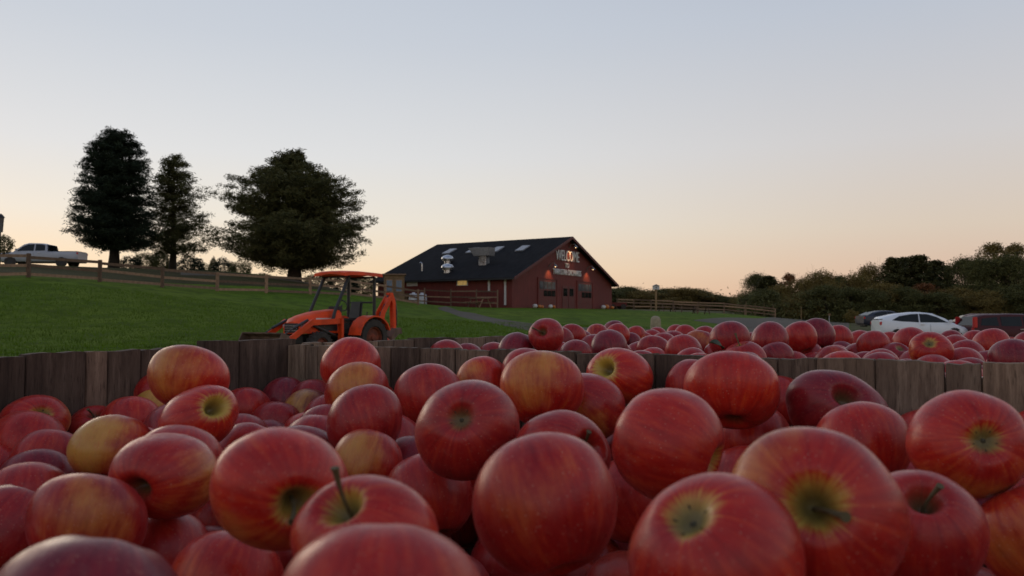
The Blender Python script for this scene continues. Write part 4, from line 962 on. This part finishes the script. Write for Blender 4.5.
# hood: rounded, sloping down to the nose
rg_ = []
for x_, hw_, zt in ((.10, .33, 1.25), (.35, .37, 1.24), (.75, .38, 1.20), (1.1, .37, 1.12), (1.36, .35, 1.03), (1.47, .31, .93)):
    rg_.append([(x_, -hw_, .64), (x_, -hw_*1.03, .82), (x_, -hw_*.97, zt-.10), (x_, -hw_*.75, zt-.02), (x_, 0, zt+.015), (x_, hw_*.75, zt-.02), (x_, hw_*.97, zt-.10), (x_, hw_*1.03, .82), (x_, hw_, .64)])
hd = MB().loft(rg_).build('hood', M['orange'], tr, smooth=True)
MB().box(1.45, 1.495, -.26, .26, .66, .90).build('grille', M['black'], hd, bevel=.015)
for z_ in (.71, .77, .83): MB().box(1.497, 1.505, -.24, .24, z_, z_+.015).build('grille_bar', M['steel'], hd)
for s_ in (-1, 1):
    MB().add([(1.30, s_*.375, .90), (1.47, s_*.335, .86), (1.47, s_*.335, .78), (1.28, s_*.385, .80), (1.30, s_*.34, .90), (1.45, s_*.30, .86), (1.45, s_*.30, .78), (1.28, s_*.35, .80)], [(0,1,2,3),(7,6,5,4),(0,4,5,1),(1,5,6,2),(2,6,7,3),(3,7,4,0)]).build('headlight', M['head_lamp'], hd)
    MB().box(.30, .95, s_*.385-.006, s_*.385+.006, .70, .90).build('side_vent', M['black'], hd)
    MB().box(.42, 1.02, s_*.389-.004, s_*.389+.004, .98, 1.03).build('side_stripe', M['offwhite'], hd)
# fenders over the rear wheels
for s_ in (-1, 1):
    rr_ = []
    for k in range(9):
        a = R(8+k*19); c_, sn = math.cos(a), math.sin(a); ri, ro = .56, .60
        rr_.append([(-.62+ri*c_, s_*.44, .50+ri*sn), (-.62+ri*c_, s_*.87, .50+ri*sn), (-.62+ro*c_, s_*.87, .50+ro*sn), (-.62+ro*c_, s_*.44, .50+ro*sn)])
    MB().loft(rr_).build('fender', M['orange'], tr, smooth=True)
    MB().prism([(-.95, .62), (-.95, .95), (-.62, 1.08), (-.25, .95), (-.1, .62)], s_*.40-.012, s_*.40+.012).build('fender_side', M['orange'], tr)
MB().box(-.15, .30, -.42, .42, .50, .54).build('platform', M['black'], tr)
for s_ in (-1, 1): MB().box(.0, .22, s_*.46-.07, s_*.46+.07, .30, .50).build('step', M['black'], tr)
MB().box(.02, .12, -.26, .26, .60, 1.28).box(-.06, .1, -.2, .2, 1.22, 1.34).build('dashboard', M['black'], tr, bevel=.02)
sw = MB(); ring = [(-.22+.0+.10*math.cos(a)*.4, .19*math.sin(a), 1.36+.19*math.cos(a)*.75) for a in np.linspace(0, 2*math.pi, 21)]
sw.tube(ring, .016, 8).tube([(-.02, 0, 1.25), (-.22, 0, 1.36)], .02, 8).build('steering_wheel', M['black'], tr, smooth=True)
st = MB().box(-.72, -.28, -.24, .24, .92, 1.02).build('seat', M['black'], tr, bevel=.04); MB().add([(-.74,-.23,1.0),(-.64,-.23,1.0),(-.72,-.2,1.48),(-.82,-.2,1.46),(-.74,.23,1.0),(-.64,.23,1.0),(-.72,.2,1.48),(-.82,.2,1.46)], [(0,1,2,3),(7,6,5,4),(0,4,5,1),(1,5,6,2),(2,6,7,3),(3,7,4,0)]).build('backrest', M['black'], st, bevel=.03)
MB().box(-.70, -.30, -.20, .20, .70, .915).build('seat_base', M['black'], tr)
# canopy on four posts
for s_ in (-1, 1):
    MB().tube([(.56, s_*.47, .90), (.46, s_*.47, 1.22), (-.02, s_*.47, 2.13)], .045, 8).build('canopy_post', M['black'], tr, smooth=True)
    MB().tube([(-.92, s_*.50, .70), (-.92, s_*.50, 2.14)], .045, 8).build('canopy_post', M['black'], tr, smooth=True)
MB().tube([(-.92, -.5, 2.13), (-.92, .5, 2.13)], .03, 8).tube([(-.02, -.47, 2.12), (-.02, .47, 2.12)], .025, 8).tube([(-.92, -.49, 1.45), (-.92, .49, 1.45)], .025, 8).build('canopy_frame', M['black'], tr)
cn = []
for x_, d_, zt in ((-1.14, .60, 2.23), (-1.08, .66, 2.25), (-.4, .68, 2.27), (.14, .66, 2.26), (.24, .60, 2.23)):
    cn.append([(x_, -d_, zt-.11), (x_, -d_*.97, zt-.02), (x_, -d_*.6, zt+.012), (x_, 0, zt+.02), (x_, d_*.6, zt+.012), (x_, d_*.97, zt-.02), (x_, d_, zt-.11), (x_, d_*.94, zt-.09), (x_, 0, zt-.035), (x_, -d_*.94, zt-.09)])
MB().loft(cn).build('canopy', M['orange'], tr, smooth=True)
for s_ in (-1, 1):
    a_ = MB().bar((.28, s_*.52, .95), (1.25, s_*.52, .92), .07, .14).bar((1.22, s_*.52, .95), (2.12, s_*.52, .40), .07, .14); a_.build('loader_arm', M['orange'], tr, bevel=.01)
    MB().bar((.30, s_*.52, .40), (.30, s_*.52, 1.02), .09, .14).build('loader_post', M['orange'], tr, bevel=.01)
    MB().tube([(.40, s_*.40, .58), (1.15, s_*.45, .84)], .035, 10).tube([(1.30, s_*.40, .98), (1.75, s_*.40, .78)], .035, 10).tube([(1.75, s_*.40, .78), (2.08, s_*.40, .60)], .018, 8).build('hydraulic_cylinder', M['cyl'], tr, smooth=True)
MB().tube([(1.3, -.47, .86), (1.3, .47, .86)], .04, 8).build('cross_tube', M['orange'], tr)
bk = MB(); pr = [(2.08, .10), (2.66, .14), (2.66, .165), (2.14, .13), (2.11, .34), (2.20, .58), (2.38, .66), (2.38, .69), (2.16, .62), (2.06, .36)]
bk.prism(pr, -.74, .74)
for s_ in (-1, 1): bk.prism([(2.08, .10), (2.66, .14), (2.38, .68), (2.18, .61), (2.08, .36)], s_*.75-.014, s_*.75+.014)
bk.build('loader_bucket', M['bucket'], tr)
# backhoe at the rear
MB().box(-1.50, -1.0, -.28, .28, .38, .85).build('backhoe_frame', M['orange'], tr, bevel=.02)
MB().tube([(-1.36, -.25, .84), (-1.40, -.25, 1.2)], .015, 6).tube([(-1.36, .25, .84), (-1.40, .25, 1.2)], .015, 6).build('lever', M['black'], tr)
for s_ in (-1, 1):
    MB().bar((-1.35, s_*.30, .55), (-1.48, s_*.95, .12), .08, .12).build('stabilizer', M['orange'], tr, bevel=.01)
    MB().box(-1.62, -1.34, s_*.98-.12, s_*.98+.12, .03, .09).build('stabilizer_foot', M['orange'], tr)
for s_ in (-1, 1):
    MB().prism([(-1.50, .55), (-1.42, .68), (-1.62, 1.22), (-1.96, 1.66), (-2.06, 1.60), (-1.76, 1.16), (-1.60, .62)], s_*.10-.015, s_*.10+.015).build('boom', M['orange'], tr)
    MB().prism([(-1.96, 1.74), (-2.10, 1.75), (-2.22, 1.48), (-2.24, .72), (-2.15, .70), (-2.11, 1.42)], s_*.06-.014, s_*.06+.014).build('dipper_arm', M['orange'], tr)
MB().box(-2.21, -2.15, -.045, .045, .8, 1.6).build('dipper_web', M['orange'], tr); MB().bar((-1.56, 0, .72), (-1.95, 0, 1.6), .17, .05).build('boom_web', M['orange'], tr)
MB().tube([(-1.62, 0, .95), (-1.86, 0, 1.40)], .045, 10).tube([(-1.86, 0, 1.40), (-1.98, 0, 1.68)], .022, 8).build('hydraulic_cylinder', M['cyl'], tr, smooth=True)
MB().tube([(-2.24, 0, 1.60), (-2.32, 0, 1.12)], .04, 10).tube([(-2.32, 0, 1.12), (-2.34, 0, .80)], .02, 8).build('hydraulic_cylinder', M['cyl'], tr, smooth=True)
bb_ = MB().prism([(-2.30, .74), (-2.08, .72), (-1.92, .50), (-1.90, .28), (-1.97, .26), (-2.02, .42), (-2.2, .56), (-2.34, .58)], -.22, .22)
bh = bb_.build('backhoe_bucket', M['bucket'], tr)
for k in range(5): MB().bar((-1.94, -.19+k*.095, .30), (-2.0, -.19+k*.095, .12), .035, .03).build('tooth', M['chrome'], bh)

# ------------------------------------------------------------------ trees
def quads(cen, size, rg, flat=0., asp=.32):                   # leaf or needle-tuft faces at given centres
    n = len(cen); a = rg.normal(size=(n, 3)); a[:, 2] *= (1-flat); a /= np.linalg.norm(a, axis=1)[:, None]
    b = rg.normal(size=(n, 3)); b[:, 2] *= (1-flat*.5); b -= (b*a).sum(1)[:, None]*a; b /= np.linalg.norm(b, axis=1)[:, None]
    s = size*rg.uniform(.5, 1.25, n)[:, None]; w = s*asp
    V = np.stack([cen-a*s*.5, cen+b*w*.5, cen+a*s*.5, cen-b*w*.5], 1).reshape(-1, 3)
    return V, np.arange(n*4).reshape(-1, 4)
def pine(px, Y, base_y, top_y, outline, label, mat, seed, trunk_r=.28, low=.18, dens=1.0, tuft=.34, lean=0, clump=.55, droop=.10, group='large evergreens on the hill', flatp=.35, vs=1., rag=1.):
    """outline: list of (photo y, left px, right px) giving the crown's own half-widths; converted to metres at its distance"""
    rg = np.random.default_rng(seed); x0 = X(px, Y); zb = H(x0, Y)-.1; mpp = Y/F
    root = empty('pine_tree', (x0, Y, zb), 0, label=label, cat='tree', group=group); Ht = Z(top_y, Y)-zb
    oz = np.array([Z(y, Y)-zb for y, _, _ in outline])[::-1]; lw = np.array([(px-l)*mpp for _, l, _ in outline])[::-1]; rw = np.array([(r-px)*mpp for _, _, r in outline])[::-1]
    tb = MB(); tb.tube([(0, 0, -.2), (.05, 0, Ht*.12), (0, .05, Ht*.35), (lean*.5, 0, Ht*.65), (lean, 0, Ht*.97)], [trunk_r*1.35, trunk_r, trunk_r*.8, trunk_r*.5, .04], 10)
    cen = []; nz = int(40*dens); zs = np.linspace(oz[0], Ht*.985, nz)
    for iz, z in enumerate(zs):
        nb_ = int(max(4, 6.2*dens)); ph = rg.uniform(0, 6.28)
        for k in range(nb_):
            z = min(Ht*.985, max(oz[0], zs[iz]+rg.normal(0, .45)))
            a = ph+2*math.pi*k/nb_+rg.normal(0, .2); c_, s_ = math.cos(a), math.sin(a)
            ext = np.interp(z, oz, rw if c_ > 0 else lw); mid = (np.interp(z, oz, rw)+np.interp(z, oz, lw))/2
            Rr = ext*abs(c_)+mid*.95*abs(s_)*(1-abs(c_))*1.1; Rr = max(.25, Rr*(1-rag*rg.uniform(-.04, .34))*(1+rag*(.13*math.sin(3*a+z*1.3+seed)+.10*math.sin(z*2.7+a)))*(.6 if rg.random() < .25 else 1))
            z_s = z-.12*Rr+rg.normal(0, .1); end = np.array([c_*Rr+lean*z/Ht, s_*Rr, z_s+Rr*(.18-droop)*(1.0-.6*z/Ht)+rg.normal(0, .16)]); st_ = np.array([lean*z/Ht*.8, 0, max(z_s-.05*Rr, oz[0]*.9)])
            mid_ = (st_+end)/2+np.array([0, 0, -Rr*droop*.3])
            if rg.random() < .8: tb.tube([st_, mid_, end*.96+st_*.04], [max(.015, trunk_r*.22*(1-z/Ht)+.012), .018, .008], 4)
            m_ = int(7*Rr*dens)+3
            for q in range(m_):
                t = (q+rg.uniform(.1, 1))/m_; t = .22+.78*t if Rr > 1 else t
                p = st_*(1-t)**2+mid_*2*t*(1-t)+end*t*t; w_ = Rr*.17*(1.1-t)+.09; off = rg.normal(0, w_, 3)*np.array([1, 1, .34*vs])
                kq = int(rg.integers(9, 18)*clump*2); cen.append(p+off+rg.normal(0, .16, (kq, 3))*np.array([1, 1, .5*vs]))
    cen = np.concatenate(cen); V, Fc = quads(cen, tuft, rg, flatp, .17)
    o = bpy.data.objects.new('crown', np_mesh('crown', V, Fc, M[mat])); col.objects.link(o); o.parent = root
    tb.build('trunk', M['bark'], root, smooth=True); return root
pine(113, 70, 271, 130, [(130, 103, 122), (136, 94, 132), (145, 88, 138), (160, 81, 146), (175, 79, 152), (190, 76, 152), (200, 72, 155), (215, 68, 155), (230, 68, 156), (240, 73, 155), (247, 88, 150)],
     'dark dome topped spruce, leftmost of the three big evergreens, nearest the truck', 'spruce', 11, .42, dens=1.22, tuft=.36, droop=-.03, clump=.46, rag=.35, vs=1.2)
pine(172, 75, 270, 154, [(153, 165, 178), (162, 157, 190), (175, 152, 197), (185, 150, 206), (200, 148, 208), (215, 145, 208), (228, 140, 212), (240, 140, 222), (252, 148, 222)],
     'ragged open pine between the dome topped spruce and the broad pine', 'pine', 23, .30, dens=.92, tuft=.36, clump=.46, droop=-.10, vs=1.5)
pine(294, 68, 279, 152, [(150, 280, 297), (157, 268, 304), (166, 260, 318), (176, 246, 335), (185, 225, 357), (198, 218, 364), (212, 222, 369), (225, 220, 368), (238, 204, 375), (248, 204, 377), (258, 222, 368), (267, 240, 352)],
     'broad bushy pine, widest of the three, standing behind the tractor', 'pine', 31, .50, dens=1.15, tuft=.38, clump=.52, droop=-.10, vs=1.3, rag=.65)
def bush(px, Y, w, h, mat, label, seed, name='shrub', cat='shrub', group=None, zoff=0, cone=0, size=.18):
    rg = np.random.default_rng(seed); p = HP(px, Y); p.z += zoff-.05; root = empty(name, p, 0, label=label, cat=cat, group=group)
    n = int(2600*min(3., max(.6, w*h/3))); u = rg.normal(size=(n, 3)); u /= np.linalg.norm(u, axis=1)[:, None]; r_ = rg.uniform(.45, 1, n)**.5
    lob = 1+.16*np.sin(u[:, 0]*5+seed)*np.cos(u[:, 2]*4+seed)+.12*np.sin(u[:, 1]*9+u[:, 2]*7)
    c = u*r_[:, None]*lob[:, None]*np.array([w/2, w/2, h/2])+np.array([0, 0, h/2])
    if cone: k = 1-cone*c[:, 2]/h; c[:, 0] *= k; c[:, 1] *= k
    V, Fc = quads(c, size, rg); o = bpy.data.objects.new('foliage', np_mesh('foliage', V, Fc, M[mat])); col.objects.link(o); o.parent = root
    MB().tube([(0, 0, -.1), (.02, 0, h*.3), (0, 0, h*.7)], [.07, .05, .02], 6).build('trunk', M['bark'], root)
for k, (px, Y, w, h, lab) in enumerate(((130, 78, 2.2, 1.7, 'low round shrub between the spruce trunk and the ragged pine'), (146, 80, 2.6, 2.2, 'dark shrub left under the ragged pine'), (160, 82, 2.4, 2.6, 'tall dark shrub beneath the ragged pine'),
        (190, 84, 2.8, 2.4, 'rounded clipped shrub right of the ragged pine trunk'), (199, 86, 2.2, 1.9, 'smaller shrub at the right of the rounded clipped one'), (213, 88, 1.3, 2.6, 'slim upright shrub between the ragged pine and the broad pine'), (224, 88, 2.6, 2.6, 'leafy shrub left under the broad pine'),
        (240, 84, 2.4, 2.0, 'low shrub below the left limbs of the broad pine'), (318, 84, 3.2, 1.8, 'low shrub right of the broad pine trunk'), (345, 84, 3.4, 2.2, 'leafy shrub seen under the tractor canopy'), (362, 86, 3.2, 2.4, 'dark shrub behind the rear posts of the tractor canopy'),
        (262, 90, 2.4, 1.5, 'small dark shrub just left of the broad pine trunk'))):
    bush(px, Y, w, h, ('spruce', 'leaf_green', 'pine')[k % 3], lab, 50+k, group='shrubs behind the left fence', cone=.35 if k in (2, 5) else 0)
bush(3, 60, 1.3, 1.35, 'leaf_green', 'round dark shrub at the left frame edge under the lantern', 77, zoff=.9)
p = HP(-1, 61); r_ = empty('lamp_post', p, 0, label='dark lantern on a post cut by the left frame edge', cat='lamp post'); ht = Z(213, 61)-p.z
MB().tube([(0, 0, -.2), (0, 0, ht-1.45)], .05, 8).build('post', M['black'], r_)
ln_ = MB().lathe([(.14, ht-1.45), (.22, ht-.35)], 4).build('lantern', M['pane'], r_); MB().lathe([(.34, ht-.347), (.18, ht-.15), (.001, ht)], 4).build('lantern_roof', M['black'], r_)
for k in range(4):
    a = math.pi/2*k; MB().bar((.15*math.cos(a), .15*math.sin(a), ht-1.45), (.23*math.cos(a), .23*math.sin(a), ht-.35), .04).build('lantern_bar', M['black'], ln_)

# broadleaf trees: shared kinds, one copy per tree
def tree_kind(kind, h, w, mat, seed, n=24000, size=.27, bare=0.):
    rg = np.random.default_rng(seed); root = empty('leafy_tree' if kind != 'fir' else 'fir_tree'); tb = MB(); tb.tube([(0, 0, -.3), (.05, .03, h*.3), (-.05, 0, h*.6), (.03, 0, h*.92)], [.20, .16, .09, .02], 8)
    cs = []
    if kind == 'fir':
        for i in range(34):
            z = h*(.12+.88*i/33); rr_ = w/2*(1-i/34)**.85*rg.uniform(.7, 1.2)+.15
            for k in range(7):
                a = rg.uniform(0, 6.28); r2 = rr_*rg.uniform(.7, 1.1); m_ = int(n/240); t = rg.uniform(.05, 1, m_)
                cs.append(np.stack([np.cos(a)*r2*t, np.sin(a)*r2*t, z-.12*r2*t], -1)+rg.normal(0, .13, (m_, 3)))
    else:
        nl = 44
        for k in range(nl):
            a = rg.uniform(0, 6.28); zf = rg.uniform(.14, .97); prof = math.sin(math.pi*min(1, (zf+.05))**1.2)**.6 if zf < .98 else .2
            r2 = w/2*prof*rg.uniform(.35, .95); c = np.array([math.cos(a)*r2, math.sin(a)*r2, h*zf]); s_ = rg.uniform(.12, .21)*h*(.6 if bare else 1)
            tb.tube([(0, 0, h*zf*.45), tuple(c*np.array([.5, .5, .85])), tuple(c)], [.06, .035, .012], 4)
            for q in range(3): tb.tube([tuple(c*.9), tuple(c+rg.normal(0, s_*.7, 3)+np.array([0, 0, s_*.3]))], [.018, .006], 3)
            m_ = int(n/nl*(1-bare)); u = rg.normal(size=(m_, 3)); u /= np.linalg.norm(u, axis=1)[:, None]; cs.append(c+u*(rg.uniform(.3, 1, m_)**.6)[:, None]*s_*np.array([1, 1, .72])*(1+.3*np.sin(u[:, 0]*6+k))[:, None])
    V, Fc = quads(np.concatenate(cs), size, rg, .1); V[:, 2] = np.maximum(V[:, 2], .05)
    o = bpy.data.objects.new('crown', np_mesh('crown', V, Fc, M[mat])); col.objects.link(o); o.parent = root; tb.build('trunk', M['bark'], root, smooth=True); return root
kinds = {'g': tree_kind('b', 8, 6.5, 'leaf_green', 1), 'o': tree_kind('b', 8, 7, 'leaf_olive', 2, size=.28), 'r': tree_kind('b', 8, 6, 'leaf_rust', 3, 13000, .3, .3), 'f': tree_kind('fir', 9, 5.5, 'pine', 4, 16000), 'b': tree_kind('b', 9, 6, 'leaf_olive', 5, 12000, .3, .5), 'p': tree_kind('fir', 8, 7, 'pine', 6, 10000)}
used = set()
def place(kd, px, Y, top_y, wpx, label, group, lean=0):
    if kd in 'gor' and Y < 150: top_y -= 3
    if kd == 'b': top_y -= 3
    if kd == 'f': wpx *= 2.1
    src = kinds[kd]; o = src if kd not in used else copy_tree(src); used.add(kd); p = HP(px, Y); p.z -= .1; o.location = p; h0 = 9 if kd in 'fb' else 8; w0 = {'g': 6.5, 'o': 7, 'r': 6, 'f': 5.5, 'b': 6, 'p': 7}[kd]
    sz = (Z(top_y, Y)-p.z)/h0; sx = wpx*1.75*Y/F/w0; o.scale = (sx, sx, sz); o.rotation_euler = (0, 0, random.uniform(0, 6.28)); tag(o, label, 'tree', group)
G = 'trees of the right tree line'
TL = [('g', 757, 122, 279, 20, 'dark tree at the left end of the right tree line'), ('f', 768, 118, 277, 22, 'dark pointed tree near the left end of the right tree line'), ('r', 790, 124, 278, 22, 'rusty brown tree, second kind from the left end of the tree line'),
 ('o', 779, 112, 288, 22, 'olive tree in front of the rusty one at the left of the tree line'), ('o', 808, 120, 281, 26, 'olive tree right of the rusty brown one'), ('o', 822, 110, 274, 24, 'olive tree taller than its neighbours left of the dark sedan'), ('g', 838, 118, 281, 24, 'green tree between two taller olive ones'),
 ('o', 853, 112, 277, 24, 'olive tree standing above the slate car'), ('o', 871, 115, 268, 22, 'olive tree just left of the dark firs'), ('f', 892, 112, 259, 20, 'leftmost dark fir of the group above the white hatchback'), ('f', 904, 116, 259, 20, 'second dark fir from the left above the white hatchback'),
 ('f', 919, 112, 257, 26, 'tallest broad dark fir above the white hatchback'), ('f', 936, 114, 262, 24, 'dark fir right of the tallest broad one'), ('p', 948, 112, 267, 26, 'rounded dark evergreen at the right end of the firs'), ('g', 966, 110, 264, 28, 'green tree between the firs and the tall thin crowned trees'),
 ('b', 994, 108, 248, 34, 'tall thin crowned tree with sky between its branches'), ('b', 1016, 106, 249, 34, 'tall thin crowned tree at the right frame edge'), ('g', 983, 102, 264, 30, 'green tree under the tall thin crowned ones'), ('g', 1010, 100, 261, 36, 'dense green tree at the right frame edge behind the minivan'),
 ('o', 885, 102, 286, 26, 'low olive tree in front of the left firs'), ('r', 925, 102, 288, 32, 'low reddish tree in front of the tallest fir'), ('o', 955, 100, 291, 30, 'low yellowish tree right of the reddish one'), ('g', 905, 100, 292, 26, 'low green tree behind the white hatchback roof'),
 ('g', 765, 104, 294, 24, 'low green tree at the left foot of the tree line'), ('o', 800, 104, 296, 24, 'low yellow tinged tree behind the pale posts'), ('g', 825, 102, 290, 28, 'bushy low tree below the taller olive one'), ('g', 850, 102, 292, 26, 'bushy dark low tree left of the slate car'), ('g', 872, 100, 294, 24, 'bushy low tree right above the slate car roof'),
 ('o', 985, 96, 294, 28, 'low olive tree above the maroon minivan'), ('g', 1020, 96, 290, 34, 'low dark tree above the minivan at the frame edge'), ('o', 743, 140, 297, 18, 'small olive tree in the gap left of the tree line'), ('g', 1048, 104, 262, 40, 'dense tree just past the right frame edge'), ('g', 938, 98, 297, 28, 'low green tree between the two red cars and the firs')]
for t_ in TL: place(*t_, G)
FT = [('g', 614, 290, 20), ('g', 628, 288, 22), ('o', 640, 291, 18), ('r', 652, 293, 16), ('g', 666, 290, 24), ('o', 680, 288, 26), ('g', 694, 291, 22), ('o', 706, 294, 20), ('g', 716, 296, 18), ('g', 727, 298, 18), ('r', 736, 299, 18), ('o', 748, 299, 20), ('g', 761, 298, 22), ('g', 600, 289, 22)]
for k, (kd, px, ty_, w_) in enumerate(sorted(FT, key=lambda a: a[1])):
    for j in range(1): place(kd, px, 170+6*(k % 3), ty_, w_*1.5, 'distant %s tree, %sfrom the left in the low wood right of the barn' % ({'g': 'green', 'o': 'olive', 'r': 'rusty'}[kd], 'first ' if k == 0 else ordw[k]), 'distant trees right of the barn')
for kd in kinds:
    if kd not in used: copy_tree; 
# understory of the right wood, one tangled mass
rg = np.random.default_rng(5); n = 14000; u_ = rg.uniform(735, 1090, n); Yd = rg.uniform(96, 122, n); xx = (u_-CX)/F*Yd; zz = hts(xx, Yd)+np.abs(rg.normal(0, 1.5, n))+.1*np.sin(xx)
V, Fc = quads(np.stack([xx, Yd, zz], -1), .38, rg); o = bpy.data.objects.new('undergrowth', np_mesh('undergrowth', V, Fc, M['leaf_green'])); col.objects.link(o); tag(o, 'dark tangled undergrowth beneath the right tree line', 'undergrowth', kind='stuff')
n = 16000; u_ = rg.uniform(585, 775, n); Yd = rg.uniform(168, 190, n); xx = (u_-CX)/F*Yd; zz = hts(xx, Yd)+np.abs(rg.normal(0, 1.5, n))
V, Fc = quads(np.stack([xx, Yd, zz], -1), .7, rg); o = bpy.data.objects.new('scrub', np_mesh('scrub', V, Fc, M['leaf_green'])); col.objects.link(o); tag(o, 'low scrub at the foot of the distant trees', 'scrub', kind='stuff')
bush(852, 92, 1.6, 1.6, 'leaf_olive', 'small yellowish shrub left of the slate car', 91, group=None)
p = HP(829, 85); r_ = empty('sign', p, 0, label='small pale sign on a short stake left of the slate car', cat='sign'); MB().tube([(0, 0, -.1), (0, 0, 1.0)], .03, 6).build('stake', M['offwhite'], r_); MB().box(-.16, .16, -.05, -.035, .85, 1.08).build('panel', M['tan_wood'], r_)

# ------------------------------------------------------------------ sky and light
w = bpy.data.worlds.new('World'); scene.world = w; w.use_nodes = True; nt = w.node_tree; bg = nt.nodes['Background']
SUN_AZ, SUN_EL = R(-38), R(1.5)        # the glow lies low to the left of the view
sky = N(nt, 'ShaderNodeTexSky'); sky.sky_type = 'NISHITA'; sky.sun_disc = False; sky.sun_elevation = SUN_EL; sky.sun_rotation = SUN_AZ
tc = N(nt, 'ShaderNodeTexCoord').outputs['Generated']; sp = N(nt, 'ShaderNodeSeparateXYZ'); lk(nt, tc, sp.inputs[0]); el = sp.outputs[2]
def lin(*c): return tuple(((x/255+.055)/1.055)**2.4 if x > 10 else x/255/12.92 for x in c)
warm = ramp(nt, el, [(0, lin(236, 196, 156)), (.055, lin(246, 222, 188)), (.115, lin(236, 229, 216)), (.19, lin(223, 224, 225)), (.32, lin(202, 208, 217)), (.45, lin(189, 198, 212)), (1, lin(116, 136, 172))])
cool = ramp(nt, el, [(0, lin(210, 164, 146)), (.03, lin(218, 182, 158)), (.10, lin(216, 200, 183)), (.20, lin(207, 204, 204)), (.34, lin(188, 195, 207)), (.5, lin(164, 174, 194)), (1, lin(98, 116, 152))])
dn = N(nt, 'ShaderNodeVectorMath', operation='DOT_PRODUCT'); lk(nt, tc, dn.inputs[0]); dn.inputs[1].default_value = (math.sin(SUN_AZ), math.cos(SUN_AZ), 0)
k = mapr(nt, dn.outputs['Value'], .35, 1.0)
c = mix(nt, k, cool, warm)
nd_ = N(nt, 'ShaderNodeVectorMath', operation='SCALE'); lk(nt, sky.outputs[0], nd_.inputs[0]); nd_.inputs[3].default_value = .006
ad = mix(nt, 1., c, nd_.outputs[0], 'ADD')
lk(nt, ad, bg.inputs['Color']); bg.inputs['Strength'].default_value = 1.0
sd = bpy.data.lights.new('sun', 'SUN'); sd.energy = .35; sd.angle = R(25); sd.color = (1, .80, .58); so = bpy.data.objects.new('sun', sd); col.objects.link(so)
dv = Vector((math.sin(SUN_AZ)*math.cos(R(10)), math.cos(SUN_AZ)*math.cos(R(10)), math.sin(R(10)))); so.rotation_euler = dv.to_track_quat('Z', 'Y').to_euler(); so.location = (0, 0, 30)

cam = bpy.data.cameras.new('camera'); co_ = bpy.data.objects.new('camera', cam); col.objects.link(co_); scene.camera = co_
cam.sensor_width = 36; cam.lens = F/1024*36; co_.location = CAM; co_.rotation_euler = (math.pi/2+PITCH, 0, 0); cam.clip_end = 6000; cam.clip_start = .02
cam.dof.use_dof = True; cam.dof.focus_distance = 1.4; cam.dof.aperture_fstop = 16
vs = scene.view_settings; vs.view_transform = 'Standard'; vs.look = 'None'; vs.exposure = 0; vs.gamma = 1
scene.cycles.use_denoising = True; scene.cycles.max_bounces = 6
